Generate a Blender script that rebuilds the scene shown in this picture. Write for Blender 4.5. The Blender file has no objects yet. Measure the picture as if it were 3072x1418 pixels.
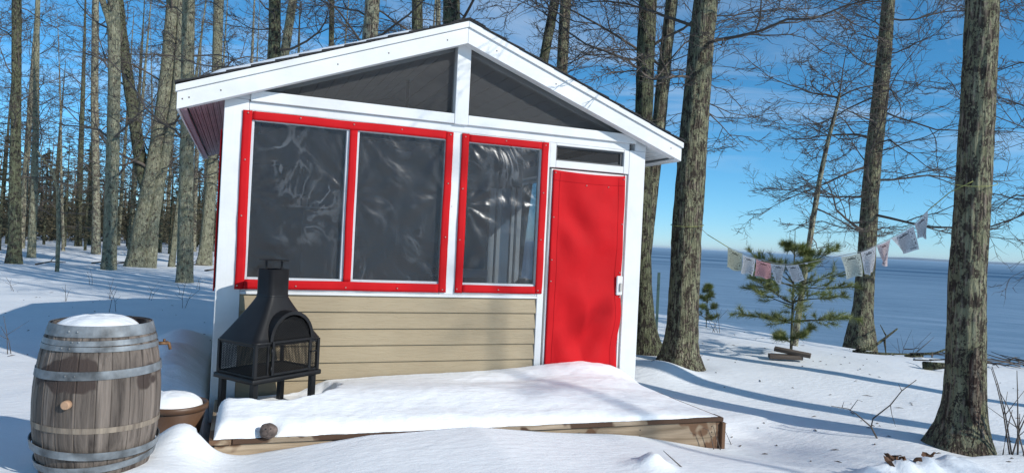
import bpy, bmesh, math, random
import numpy as np
from mathutils import Vector, Matrix

SC = bpy.context.scene
COL = SC.collection
rad = math.radians

# ------------------------------------------------------------------ camera
cam_data = bpy.data.cameras.new("camera")
cam_data.sensor_width = 36.0
cam_data.lens = 2080.0 / 3072.0 * 36.0
cam_data.clip_start = 0.05
cam_data.clip_end = 60000.0
cam = bpy.data.objects.new("camera", cam_data)
COL.objects.link(cam)
_r = Vector((0.929128567, -0.366556658, 0.048541963))
_u = Vector((-0.047187236, 0.012661007, 0.998805818))
_f = Vector((0.366733513, 0.930309580, 0.005533096))
M = Matrix.Identity(4)
for i in range(3):
    M[i][0], M[i][1], M[i][2] = _r[i], _u[i], -_f[i]
M.translation = Vector((0, 0, 1.6))
cam.matrix_world = M
SC.camera = cam

# ------------------------------------------------------------------ light
SUN_TRAVEL = Vector((-0.70, 1.0, -0.66)).normalized()
SUN_EL = math.asin(-SUN_TRAVEL.z)
SUN_AZ = math.atan2(-SUN_TRAVEL.x, -SUN_TRAVEL.y)      # clockwise from +Y

world = bpy.data.worlds.new("World")
SC.world = world
world.use_nodes = True
wn, wl = world.node_tree.nodes, world.node_tree.links
wn.clear()
w_out = wn.new("ShaderNodeOutputWorld")
w_bg = wn.new("ShaderNodeBackground")
w_bg.inputs["Strength"].default_value = 0.150
w_sky = wn.new("ShaderNodeTexSky")
w_sky.sky_type = 'NISHITA'
w_sky.sun_disc = False
w_sky.sun_elevation = SUN_EL
w_sky.sun_rotation = SUN_AZ
w_sky.altitude = 200
w_sky.air_density = 0.75
w_sky.dust_density = 0.0
w_sky.ozone_density = 9.0
w_hsv = wn.new("ShaderNodeHueSaturation")
w_hsv.inputs["Saturation"].default_value = 1.06
w_hsv.inputs["Hue"].default_value = 0.482
wl.new(w_sky.outputs[0], w_hsv.inputs["Color"])
w_tc = wn.new("ShaderNodeTexCoord")
w_sep = wn.new("ShaderNodeSeparateXYZ")
wl.new(w_tc.outputs["Generated"], w_sep.inputs[0])
# thin cirrus: direction projected on a high flat layer
w_mz = wn.new("ShaderNodeMath"); w_mz.operation = 'MAXIMUM'; w_mz.inputs[1].default_value = 0.03
wl.new(w_sep.outputs[2], w_mz.inputs[0])
w_dx = wn.new("ShaderNodeMath"); w_dx.operation = 'DIVIDE'
w_dy = wn.new("ShaderNodeMath"); w_dy.operation = 'DIVIDE'
wl.new(w_sep.outputs[0], w_dx.inputs[0]); wl.new(w_mz.outputs[0], w_dx.inputs[1])
wl.new(w_sep.outputs[1], w_dy.inputs[0]); wl.new(w_mz.outputs[0], w_dy.inputs[1])
w_cmb = wn.new("ShaderNodeCombineXYZ")
wl.new(w_dx.outputs[0], w_cmb.inputs[0]); wl.new(w_dy.outputs[0], w_cmb.inputs[1])
w_map = wn.new("ShaderNodeMapping")
w_map.inputs["Rotation"].default_value = (0, 0, rad(25))
w_map.inputs["Scale"].default_value = (0.42, 0.62, 1)
wl.new(w_cmb.outputs[0], w_map.inputs[0])
w_noi = wn.new("ShaderNodeTexNoise")
w_noi.inputs["Scale"].default_value = 1.0
w_noi.inputs["Detail"].default_value = 7
w_noi.inputs["Roughness"].default_value = 0.6
w_noi.inputs["Distortion"].default_value = 0.6
wl.new(w_map.outputs[0], w_noi.inputs["Vector"])
w_rmp = wn.new("ShaderNodeValToRGB")
w_rmp.color_ramp.elements[0].position = 0.47; w_rmp.color_ramp.elements[0].color = (0, 0, 0, 1)
w_rmp.color_ramp.elements[1].position = 0.74; w_rmp.color_ramp.elements[1].color = (1, 1, 1, 1)
wl.new(w_noi.outputs["Fac"], w_rmp.inputs[0])
w_hz = wn.new("ShaderNodeMapRange")           # clouds thin out towards the horizon
w_hz.inputs["From Min"].default_value = 0.09; w_hz.inputs["From Max"].default_value = 0.20
w_hz.inputs["To Min"].default_value = 0.0; w_hz.inputs["To Max"].default_value = 0.54
wl.new(w_sep.outputs[2], w_hz.inputs["Value"])
w_mul = wn.new("ShaderNodeMath"); w_mul.operation = 'MULTIPLY'
wl.new(w_rmp.outputs[0], w_mul.inputs[0]); wl.new(w_hz.outputs[0], w_mul.inputs[1])
w_mix = wn.new("ShaderNodeMix"); w_mix.data_type = 'RGBA'
w_mix.inputs[7].default_value = (5.8, 6.3, 6.9, 1)
wl.new(w_mul.outputs[0], w_mix.inputs[0])
wl.new(w_hsv.outputs[0], w_mix.inputs[6])
wl.new(w_mix.outputs[2], w_bg.inputs["Color"])
wl.new(w_bg.outputs[0], w_out.inputs[0])

sun_data = bpy.data.lights.new("sun", 'SUN')
sun_data.energy = 4.0
sun_data.angle = rad(0.55)
sun_data.color = (1.0, 0.968, 0.90)
sun = bpy.data.objects.new("sun", sun_data)
COL.objects.link(sun)
sun.rotation_euler = SUN_TRAVEL.to_track_quat('-Z', 'Y').to_euler()
sun.location = (8, -12, 14)

SC.view_settings.view_transform = 'Standard'
SC.view_settings.look = 'None'
SC.view_settings.gamma = 1.0
SC.view_settings.exposure = 0.0
SC.view_settings.use_curve_mapping = False
SC.render.engine = 'CYCLES'
SC.cycles.max_bounces = 8
SC.cycles.transparent_max_bounces = 16
SC.cycles.use_denoising = True

# ------------------------------------------------------------------ noise
def _hash(ix, iy, iz, seed):
    h = (ix.astype(np.int64) * 374761393 + iy.astype(np.int64) * 668265263 + iz.astype(np.int64) * 2147483647 + seed * 974634137) & 0xFFFFFFFF
    h = ((h ^ (h >> 13)) * 1274126177) & 0xFFFFFFFF
    h = ((h ^ (h >> 16)) * 2246822519) & 0xFFFFFFFF
    return ((h ^ (h >> 15)) & 0xFFFFFF).astype(np.float64) / float(0xFFFFFF)

def vnoise(p, seed=0):
    p = np.asarray(p, dtype=np.float64)
    i = np.floor(p); f = p - i
    f = f * f * f * (f * (f * 6 - 15) + 10)
    ix, iy, iz = i[..., 0], i[..., 1], i[..., 2]
    fx, fy, fz = f[..., 0], f[..., 1], f[..., 2]
    def h(a, b, c): return _hash(ix + a, iy + b, iz + c, seed)
    x00 = h(0, 0, 0) * (1 - fx) + h(1, 0, 0) * fx
    x10 = h(0, 1, 0) * (1 - fx) + h(1, 1, 0) * fx
    x01 = h(0, 0, 1) * (1 - fx) + h(1, 0, 1) * fx
    x11 = h(0, 1, 1) * (1 - fx) + h(1, 1, 1) * fx
    return ((x00 * (1 - fy) + x10 * fy) * (1 - fz) + (x01 * (1 - fy) + x11 * fy) * fz) * 2 - 1

def fbm(p, seed=0, octv=4, gain=0.5):
    a, s, t = 1.0, 0.0, 0.0
    p = np.asarray(p, dtype=np.float64)
    for o in range(octv):
        s = s + a * vnoise(p * (2 ** o) + 13.7 * o, seed + o)
        t += a; a *= gain
    return s / t

def sstep(a, b, x):
    t = np.clip((x - a) / (b - a), 0, 1)
    return t * t * (3 - 2 * t)

# ------------------------------------------------------------------ materials
def new_mat(name):
    m = bpy.data.materials.new(name); m.use_nodes = True
    nt = m.node_tree
    return m, nt, nt.nodes, nt.links, nt.nodes["Principled BSDF"]

def N(nt, kind, **kw):
    n = nt.nodes.new(kind)
    for k, v in kw.items():
        if k in n.inputs: n.inputs[k].default_value = v
        else: setattr(n, k, v)
    return n

def ramp(nt, pts):
    r = nt.nodes.new("ShaderNodeValToRGB")
    el = r.color_ramp.elements
    while len(el) < len(pts): el.new(0.5)
    for e, (p, c) in zip(el, pts):
        e.position = p
        e.color = (c, c, c, 1) if isinstance(c, (int, float)) else (*c, 1)
    return r

def coords(nt, scale=(1, 1, 1), src="Object", rot=(0, 0, 0)):
    tc = nt.nodes.new("ShaderNodeTexCoord")
    mp = nt.nodes.new("ShaderNodeMapping")
    mp.inputs["Scale"].default_value = scale
    mp.inputs["Rotation"].default_value = rot
    nt.links.new(tc.outputs[src], mp.inputs[0])
    return mp.outputs[0]

def mixc(nt, fac, a, b, mode='MIX'):
    m = nt.nodes.new("ShaderNodeMix"); m.data_type = 'RGBA'; m.blend_type = mode
    for sock, v in ((m.inputs[0], fac), (m.inputs[6], a), (m.inputs[7], b)):
        if hasattr(v, "node"): nt.links.new(v, sock)
        elif isinstance(v, (int, float)): sock.default_value = v
        else: sock.default_value = (*v, 1)
    return m.outputs[2]

def bump(nt, h, strength, dist, bsdf, prev=None):
    b = nt.nodes.new("ShaderNodeBump")
    b.inputs["Strength"].default_value = strength
    b.inputs["Distance"].default_value = dist
    nt.links.new(h, b.inputs["Height"])
    if prev is not None: nt.links.new(prev, b.inputs["Normal"])
    if bsdf is not None: nt.links.new(b.outputs[0], bsdf.inputs["Normal"])
    return b.outputs[0]

def mat_plain(name, col, rough=0.6, var=0.06, vscale=6, metal=0.0, bscale=60, bstr=0.08, spec=0.5):
    m, nt, n, l, b = new_mat(name)
    co = coords(nt)
    no = N(nt, "ShaderNodeTexNoise", Scale=vscale, Detail=5.0)
    l.new(co, no.inputs["Vector"])
    r = ramp(nt, [(0.3, 1 - var * 2), (0.7, 1 + var)])
    l.new(no.outputs["Fac"], r.inputs[0])
    l.new(mixc(nt, 1.0, col, r.outputs[0], 'MULTIPLY'), b.inputs["Base Color"])
    b.inputs["Roughness"].default_value = rough
    b.inputs["Metallic"].default_value = metal
    b.inputs["Specular IOR Level"].default_value = spec
    n2 = N(nt, "ShaderNodeTexNoise", Scale=bscale, Detail=4.0)
    l.new(co, n2.inputs["Vector"])
    bump(nt, n2.outputs["Fac"], bstr, 0.01, b)
    return m

def mat_snow(name, scale=1.0):
    m, nt, n, l, b = new_mat(name)
    co = coords(nt)
    no = N(nt, "ShaderNodeTexNoise", Scale=1.1 * scale, Detail=6.0)
    l.new(co, no.inputs["Vector"])
    r = ramp(nt, [(0.3, (0.845, 0.865, 0.88)), (0.65, (0.90, 0.91, 0.915))])
    l.new(no.outputs["Fac"], r.inputs[0])
    # sparse bits of bark and needles
    v = N(nt, "ShaderNodeTexVoronoi", Scale=11.0); v.feature = 'F1'
    l.new(co, v.inputs["Vector"])
    dn = N(nt, "ShaderNodeTexNoise", Scale=0.7, Detail=2.0); l.new(co, dn.inputs["Vector"])
    spots = ramp(nt, [(0.018, 1.0), (0.035, 0.0)]); l.new(v.outputs["Distance"], spots.inputs[0])
    patch = ramp(nt, [(0.56, 0.0), (0.66, 0.75)]); l.new(dn.outputs["Fac"], patch.inputs[0])
    mu = N(nt, "ShaderNodeMath", operation='MULTIPLY')
    l.new(spots.outputs[0], mu.inputs[0]); l.new(patch.outputs[0], mu.inputs[1])
    l.new(mixc(nt, mu.outputs[0], r.outputs[0], (0.14, 0.10, 0.07)), b.inputs["Base Color"])
    b.inputs["Roughness"].default_value = 0.62
    b.inputs["Specular IOR Level"].default_value = 0.28
    co2 = coords(nt, (1, 2.6, 1), rot=(0, 0, rad(25)))
    n1 = N(nt, "ShaderNodeTexNoise", Scale=7.0 * scale, Detail=8.0, Roughness=0.62)
    l.new(co2, n1.inputs["Vector"])
    n2 = N(nt, "ShaderNodeTexNoise", Scale=85.0, Detail=3.0)
    l.new(co, n2.inputs["Vector"])
    p = bump(nt, n1.outputs["Fac"], 0.28, 0.05, None)
    bump(nt, n2.outputs["Fac"], 0.25, 0.006, b, p)
    return m

def mat_bark(name, dark, light, lichen, amt, zs=2.6, xs=24.0, strength=1.0, dist=0.05):
    m, nt, n, l, b = new_mat(name)
    co = coords(nt, (xs, xs, zs))
    no = N(nt, "ShaderNodeTexNoise", Scale=1.0, Detail=7.0, Roughness=0.65, Distortion=0.5)
    l.new(co, no.inputs["Vector"])
    vo = N(nt, "ShaderNodeTexVoronoi", Scale=1.15); vo.feature = 'DISTANCE_TO_EDGE'
    wob = N(nt, "ShaderNodeMix"); wob.data_type = 'RGBA'; wob.blend_type = 'ADD'; wob.inputs[0].default_value = 0.9
    l.new(co, wob.inputs[6]); l.new(no.outputs["Color"], wob.inputs[7])
    l.new(wob.outputs[2], vo.inputs["Vector"])
    crack = ramp(nt, [(0.02, 0.0), (0.30, 1.0)]); l.new(vo.outputs["Distance"], crack.inputs[0])
    r = ramp(nt, [(0.3, dark), (0.62, light)])
    l.new(no.outputs["Fac"], r.inputs[0])
    base = mixc(nt, crack.outputs[0], tuple(0.60 * c for c in dark), r.outputs[0])
    co2 = coords(nt, (1, 1, 0.7))
    ln = N(nt, "ShaderNodeTexNoise", Scale=13.0, Detail=4.0, Roughness=0.7); l.new(co2, ln.inputs["Vector"])
    ls = N(nt, "ShaderNodeTexNoise", Scale=55.0, Detail=4.0, Roughness=0.75); l.new(co2, ls.inputs["Vector"])
    ad = N(nt, "ShaderNodeMath", operation='MULTIPLY_ADD'); ad.inputs[1].default_value = 0.75
    l.new(ls.outputs["Fac"], ad.inputs[0]); l.new(ln.outputs["Fac"], ad.inputs[2])
    th = 1.06 - amt * 0.45
    lm = ramp(nt, [(max(0, th - 0.03) * 0.6, 0.0), ((th + 0.03) * 0.6, 1.0)])
    sc = N(nt, "ShaderNodeMath", operation='MULTIPLY'); sc.inputs[1].default_value = 0.6
    l.new(ad.outputs[0], sc.inputs[0]); l.new(sc.outputs[0], lm.inputs[0])
    lm2 = N(nt, "ShaderNodeMath", operation='MULTIPLY'); lm2.inputs[1].default_value = 0.85
    l.new(lm.outputs[0], lm2.inputs[0])
    lc = N(nt, "ShaderNodeTexNoise", Scale=9.0); l.new(co2, lc.inputs["Vector"])
    lcr = ramp(nt, [(0.35, tuple(c * 0.75 for c in lichen)), (0.7, (lichen[0] * 1.15, lichen[1] * 1.12, lichen[2] * 1.2))])
    l.new(lc.outputs["Fac"], lcr.inputs[0])
    l.new(mixc(nt, lm2.outputs[0], base, lcr.outputs[0]), b.inputs["Base Color"])
    b.inputs["Roughness"].default_value = 0.93
    b.inputs["Specular IOR Level"].default_value = 0.15
    hs = N(nt, "ShaderNodeMath", operation='MULTIPLY_ADD'); hs.inputs[1].default_value = 0.6
    l.new(no.outputs["Fac"], hs.inputs[0]); l.new(crack.outputs[0], hs.inputs[2])
    hs2 = N(nt, "ShaderNodeMath", operation='MULTIPLY_ADD'); hs2.inputs[1].default_value = 0.7
    l.new(ls.outputs["Fac"], hs2.inputs[0]); l.new(hs.outputs[0], hs2.inputs[2])
    bump(nt, hs2.outputs[0], strength, dist, b)
    return m

def mat_wood(name, c1, c2, axis=0, rough=0.8, wet=None, scale=1.0, bs=0.25):
    """c1/c2 grain colours, grain runs along axis; wet = (colour, threshold) for soaked stains"""
    m, nt, n, l, b = new_mat(name)
    s = [22.0 * scale] * 3; s[axis] = 1.3 * scale
    co = coords(nt, tuple(s))
    no = N(nt, "ShaderNodeTexNoise", Scale=1.0, Detail=8.0, Roughness=0.62, Distortion=0.4)
    l.new(co, no.inputs["Vector"])
    r = ramp(nt, [(0.32, c1), (0.66, c2)]); l.new(no.outputs["Fac"], r.inputs[0])
    col = r.outputs[0]
    oi = nt.nodes.new("ShaderNodeObjectInfo")
    rr = ramp(nt, [(0.0, 0.80), (1.0, 1.12)]); l.new(oi.outputs["Random"], rr.inputs[0])
    col = mixc(nt, 1.0, col, rr.outputs[0], 'MULTIPLY')
    if wet:
        co2 = coords(nt, (1, 1, 1))
        w = N(nt, "ShaderNodeTexNoise", Scale=2.3, Detail=3.0, Roughness=0.5); l.new(co2, w.inputs["Vector"])
        wr = ramp(nt, [(wet[1], 0.0), (wet[1] + 0.02, 1.0)]); l.new(w.outputs["Fac"], wr.inputs[0])
        col = mixc(nt, wr.outputs[0], col, wet[0])
    l.new(col, b.inputs["Base Color"])
    b.inputs["Roughness"].default_value = rough
    b.inputs["Specular IOR Level"].default_value = 0.25
    bump(nt, no.outputs["Fac"], bs, 0.012, b)
    return m

MAT = {}
MAT['snow'] = mat_snow("snow")
MAT['bark_near'] = mat_bark("bark_oak", (0.105, 0.085, 0.067), (0.34, 0.278, 0.218), (0.38, 0.385, 0.235), 0.40)
MAT['bark_left'] = mat_bark("bark_lichen", (0.11, 0.088, 0.07), (0.29, 0.24, 0.19), (0.44, 0.44, 0.29), 0.58)
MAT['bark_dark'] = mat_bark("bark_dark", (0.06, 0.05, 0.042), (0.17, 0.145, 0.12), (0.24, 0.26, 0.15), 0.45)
MAT['bark_far'] = mat_bark("bark_far", (0.10, 0.08, 0.065), (0.27, 0.22, 0.175), (0.37, 0.37, 0.25), 0.42, strength=0.5)
MAT['bark_scar'] = mat_bark("bark_scar", (0.060, 0.040, 0.033), (0.17, 0.115, 0.092), (0.24, 0.20, 0.14), 0.25, zs=3, xs=22, strength=0.7)
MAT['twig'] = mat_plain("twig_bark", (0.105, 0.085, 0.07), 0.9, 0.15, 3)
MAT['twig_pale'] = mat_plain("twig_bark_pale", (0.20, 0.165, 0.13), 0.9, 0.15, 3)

def mat_painted(name, col=(0.71, 0.72, 0.72), axis=2):
    m, nt, n, l, b = new_mat(name)
    s = [30.0] * 3; s[axis] = 1.6
    co = coords(nt, tuple(s))
    no = N(nt, "ShaderNodeTexNoise", Scale=1.0, Detail=7.0, Roughness=0.6, Distortion=0.7); l.new(co, no.inputs["Vector"])
    co2 = coords(nt)
    d = N(nt, "ShaderNodeTexNoise", Scale=2.2, Detail=6.0, Roughness=0.65); l.new(co2, d.inputs["Vector"])
    r = ramp(nt, [(0.30, (0.86, 0.85, 0.83)), (0.6, (1, 1, 1))]); l.new(d.outputs["Fac"], r.inputs[0])
    v = N(nt, "ShaderNodeTexVoronoi", Scale=2.6); l.new(co2, v.inputs["Vector"])
    vr = ramp(nt, [(0.012, 0.75), (0.03, 0.0)]); l.new(v.outputs["Distance"], vr.inputs[0])
    c = mixc(nt, 1.0, col, r.outputs[0], 'MULTIPLY')
    l.new(mixc(nt, vr.outputs[0], c, (0.22, 0.19, 0.16)), b.inputs["Base Color"])
    b.inputs["Roughness"].default_value = 0.55
    bump(nt, no.outputs["Fac"], 0.35, 0.004, b)
    return m
MAT['white_x'] = mat_painted("white_paint_beam", axis=0)
MAT['white_z'] = mat_painted("white_paint_post", axis=2)
MAT['white_y'] = mat_painted("white_paint_eave", axis=1)
MAT['soffit_red_bounce'] = mat_plain("red_bounce_soffit", (0.36, 0.22, 0.24), 0.5, 0.12, 9)  # red light bounced onto the white left soffit, put into its colour
MAT['ceiling'] = mat_plain("ceiling_paint", (0.62, 0.60, 0.57), 0.7, 0.06, 4)
MAT['interior'] = mat_plain("interior_wall", (0.22, 0.21, 0.205), 0.8, 0.08, 3)
MAT['interior_dark'] = mat_plain("interior_dark", (0.035, 0.030, 0.030), 0.6, 0.1, 3)
MAT['blue_pane'] = mat_plain("blue_grey_pane", (0.20, 0.27, 0.35), 0.25, 0.05, 3)
MAT['shingle'] = mat_plain("shingle", (0.03, 0.03, 0.032), 0.95, 0.25, 40, bscale=220, bstr=0.5)
MAT['gap'] = mat_plain("gap_shade_and_frame", (0.10, 0.10, 0.10), 0.8)

def mat_siding():
    m, nt, n, l, b = new_mat("tan_siding")
    co = coords(nt, (3.0, 24, 40))
    no = N(nt, "ShaderNodeTexNoise", Scale=1.0, Detail=5.0, Roughness=0.6, Distortion=1.6); l.new(co, no.inputs["Vector"])
    co2 = coords(nt)
    d = N(nt, "ShaderNodeTexNoise", Scale=1.6, Detail=5.0); l.new(co2, d.inputs["Vector"])
    r = ramp(nt, [(0.3, (0.300, 0.235, 0.145)), (0.7, (0.355, 0.282, 0.178))]); l.new(d.outputs["Fac"], r.inputs[0])
    l.new(r.outputs[0], b.inputs["Base Color"])
    b.inputs["Roughness"].default_value = 0.62
    g = ramp(nt, [(0.42, 0.0), (0.5, 1.0)]); l.new(no.outputs["Fac"], g.inputs[0])
    bump(nt, g.outputs[0], 0.35, 0.005, b)
    return m
MAT['siding'] = mat_siding()

def mat_canvas(name, col):
    m, nt, n, l, b = new_mat(name)
    co = coords(nt)
    d = N(nt, "ShaderNodeTexNoise", Scale=3.0, Detail=4.0); l.new(co, d.inputs["Vector"])
    r = ramp(nt, [(0.3, 0.92), (0.7, 1.05)]); l.new(d.outputs["Fac"], r.inputs[0])
    l.new(mixc(nt, 1.0, col, r.outputs[0], 'MULTIPLY'), b.inputs["Base Color"])
    b.inputs["Roughness"].default_value = 0.75
    b.inputs["Specular IOR Level"].default_value = 0.2
    w = N(nt, "ShaderNodeTexNoise", Scale=420.0); l.new(co, w.inputs["Vector"])
    w2 = N(nt, "ShaderNodeTexNoise", Scale=5.0, Detail=3.0); l.new(co, w2.inputs["Vector"])
    p = bump(nt, w2.outputs["Fac"], 0.25, 0.03, None)
    bump(nt, w.outputs["Fac"], 0.15, 0.002, b, p)
    return m
MAT['red'] = mat_canvas("red_canvas", (0.50, 0.005, 0.009))
MAT['seam'] = mat_canvas("red_seam", (0.40, 0.004, 0.010))

def schlick(nt, normal=None, f0=0.04, gain=1.0):
    lw = N(nt, "ShaderNodeLayerWeight", Blend=0.5)
    if normal is not None: nt.links.new(normal, lw.inputs["Normal"])
    p = N(nt, "ShaderNodeMath", operation='POWER'); p.inputs[1].default_value = 5.0; nt.links.new(lw.outputs["Facing"], p.inputs[0])
    q = N(nt, "ShaderNodeMath", operation='MULTIPLY_ADD'); q.inputs[1].default_value = (1 - f0) * gain; q.inputs[2].default_value = f0 * gain
    q.use_clamp = True
    nt.links.new(p.outputs[0], q.inputs[0]); return q.outputs[0]

def mat_screen(alb=0.046, cover=0.36):
    m, nt, n, l, b = new_mat("insect_screen")
    out = n["Material Output"]
    b.inputs["Base Color"].default_value = (0.052, 0.052, 0.056, 1); b.inputs["Roughness"].default_value = 0.85
    b.inputs["Specular IOR Level"].default_value = 0.2
    co = coords(nt)
    v = N(nt, "ShaderNodeTexVoronoi", Scale=9.0); l.new(co, v.inputs["Vector"])
    vr = ramp(nt, [(0.018, (0.45, 0.44, 0.42)), (0.04, (alb, alb, alb * 1.02))]); l.new(v.outputs["Distance"], vr.inputs[0])
    l.new(vr.outputs[0], b.inputs["Base Color"])
    t = N(nt, "ShaderNodeBsdfTransparent"); mx = N(nt, "ShaderNodeMixShader"); mx.inputs[0].default_value = cover
    l.new(t.outputs[0], mx.inputs[1]); l.new(b.outputs[0], mx.inputs[2]); l.new(mx.outputs[0], out.inputs[0])
    return m
MAT['screen'] = mat_screen()
MAT['gable_screen'] = mat_screen(0.080, 0.5)

def mat_vinyl():
    m, nt, n, l, b = new_mat("clear_vinyl")
    out = n["Material Output"]
    n.remove(b)
    t = N(nt, "ShaderNodeBsdfTransparent"); t.inputs[0].default_value = (0.93, 0.94, 0.96, 1)
    g = N(nt, "ShaderNodeBsdfGlossy"); g.inputs["Roughness"].default_value = 0.30; g.inputs["Color"].default_value = (0.95, 0.97, 1, 1)
    co = coords(nt, (1.0, 1.0, 0.8), rot=(0, rad(-20), 0))
    n1 = N(nt, "ShaderNodeTexNoise", Scale=2.2, Detail=2.5, Distortion=2.6); l.new(co, n1.inputs["Vector"])
    n2 = N(nt, "ShaderNodeTexNoise", Scale=14.0, Detail=3.0, Distortion=1.0); l.new(co, n2.inputs["Vector"])
    # crease lines: narrow contours of the slack folds
    m1 = N(nt, "ShaderNodeMath", operation='MULTIPLY'); m1.inputs[1].default_value = 15.0; l.new(n1.outputs["Fac"], m1.inputs[0])
    m2 = N(nt, "ShaderNodeMath", operation='SINE'); l.new(m1.outputs[0], m2.inputs[0])
    cr = ramp(nt, [(0.80, 0.0), (0.97, 1.0)]); l.new(m2.outputs[0], cr.inputs[0])
    ms = N(nt, "ShaderNodeTexNoise", Scale=2.7, Detail=2.0); l.new(coords(nt, (1, 1, 0.7)), ms.inputs["Vector"])
    mr = ramp(nt, [(0.50, 0.0), (0.68, 1.0)]); l.new(ms.outputs["Fac"], mr.inputs[0])
    cm = N(nt, "ShaderNodeMath", operation='MULTIPLY'); l.new(cr.outputs[0], cm.inputs[0]); l.new(mr.outputs[0], cm.inputs[1])
    # small scuffs
    vo = N(nt, "ShaderNodeTexVoronoi", Scale=11.0); l.new(coords(nt, (1.6, 1, 0.7), rot=(0, rad(35), 0)), vo.inputs["Vector"])
    vr = ramp(nt, [(0.025, 0.8), (0.06, 0.0)]); l.new(vo.outputs["Distance"], vr.inputs[0])
    mxs = N(nt, "ShaderNodeMath", operation='MAXIMUM'); l.new(cm.outputs[0], mxs.inputs[0]); l.new(vr.outputs[0], mxs.inputs[1])
    p = bump(nt, n1.outputs["Fac"], 0.30, 0.05, None)
    p = bump(nt, n2.outputs["Fac"], 0.15, 0.008, None, p)
    l.new(p, g.inputs["Normal"])
    mx = N(nt, "ShaderNodeMixShader"); l.new(schlick(nt, p, 0.040, 0.8), mx.inputs[0])
    l.new(t.outputs[0], mx.inputs[1]); l.new(g.outputs[0], mx.inputs[2])
    d = N(nt, "ShaderNodeBsdfDiffuse"); d.inputs[0].default_value = (0.55, 0.58, 0.62, 1)
    sc = N(nt, "ShaderNodeMath", operation='MULTIPLY'); sc.inputs[1].default_value = 0.11; l.new(mxs.outputs[0], sc.inputs[0])
    mx2 = N(nt, "ShaderNodeMixShader"); l.new(sc.outputs[0], mx2.inputs[0])
    l.new(mx.outputs[0], mx2.inputs[1]); l.new(d.outputs[0], mx2.inputs[2]); l.new(mx2.outputs[0], out.inputs[0])
    return m
MAT['vinyl'] = mat_vinyl()

MAT['snap'] = mat_plain("snap_metal", (0.62, 0.55, 0.48), 0.35, 0.1, 10, metal=0.9)
MAT['iron'] = mat_plain("black_iron", (0.010, 0.010, 0.011), 0.50, 0.2, 8, bscale=300, bstr=0.12, spec=0.32)
MAT['hoop'] = mat_plain("galvanised_hoop", (0.205, 0.225, 0.24), 0.62, 0.35, 9, metal=0.25, bscale=40, bstr=0.15)
MAT['brass'] = mat_plain("brass", (0.20, 0.105, 0.05), 0.6, 0.2, 20, metal=0.5)
MAT['bung'] = mat_plain("cork", (0.42, 0.255, 0.155), 0.8, 0.1, 30)
MAT['tub'] = mat_plain("brown_plastic", (0.115, 0.062, 0.035), 0.45, 0.08, 5)
MAT['green_post'] = mat_plain("green_steel", (0.012, 0.05, 0.045), 0.5, 0.1, 9)
MAT['stone'] = mat_plain("stone", (0.14, 0.105, 0.09), 0.9, 0.3, 30, bscale=60, bstr=0.6)
MAT['leaf'] = mat_plain("dead_leaf", (0.16, 0.075, 0.035), 0.8, 0.3, 10)
MAT['cord'] = mat_plain("cord", (0.45, 0.45, 0.42), 0.8)
MAT['cord_yellow'] = mat_plain("yellow_cord", (0.30, 0.31, 0.10), 0.8)
MAT['needle'] = mat_plain("pine_needle", (0.19, 0.22, 0.06), 0.55, 0.3, 4)
MAT['spruce'] = mat_plain("spruce_needle", (0.115, 0.098, 0.055), 0.8, 0.35, 1.5)
MAT['plastic_white'] = mat_plain("white_plastic", (0.75, 0.75, 0.74), 0.35, 0.03)
MAT['stave'] = mat_wood("weathered_stave", (0.045, 0.036, 0.031), (0.225, 0.185, 0.155), axis=2, scale=1.0, wet=((0.055, 0.040, 0.034), 0.60), bs=0.9)
MAT['pale_stave'] = mat_wood("pale_stave", (0.13, 0.105, 0.085), (0.34, 0.28, 0.215), axis=2, scale=1.3, bs=0.5)
MAT['deck_x'] = mat_wood("deck_wood_long", (0.21, 0.155, 0.10), (0.50, 0.39, 0.275), axis=0, wet=((0.15, 0.085, 0.05), 0.55))
MAT['deck_y'] = mat_wood("deck_wood_cross", (0.21, 0.155, 0.10), (0.46, 0.36, 0.25), axis=1, wet=((0.15, 0.085, 0.05), 0.55))
MAT['deck_front'] = mat_wood("deck_wood_front", (0.20, 0.15, 0.10), (0.46, 0.36, 0.26), axis=0, wet=((0.085, 0.048, 0.030), 0.44))
MAT['deck_wet'] = mat_wood("deck_wood_soaked", (0.10, 0.055, 0.035), (0.22, 0.135, 0.085), axis=0)
MAT['old_plank'] = mat_wood("old_plank", (0.07, 0.055, 0.045), (0.16, 0.125, 0.10), axis=0)
MAT['glass'] = None
def mat_glass():
    m, nt, n, l, b = new_mat("window_glass")
    out = n["Material Output"]; n.remove(b)
    t = N(nt, "ShaderNodeBsdfTransparent"); t.inputs[0].default_value = (0.75, 0.80, 0.84, 1)
    g = N(nt, "ShaderNodeBsdfGlossy"); g.inputs["Roughness"].default_value = 0.02
    mx = N(nt, "ShaderNodeMixShader"); l.new(schlick(nt), mx.inputs[0])
    l.new(t.outputs[0], mx.inputs[1]); l.new(g.outputs[0], mx.inputs[2]); l.new(mx.outputs[0], out.inputs[0])
    return m
MAT['glass'] = mat_glass()

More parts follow.
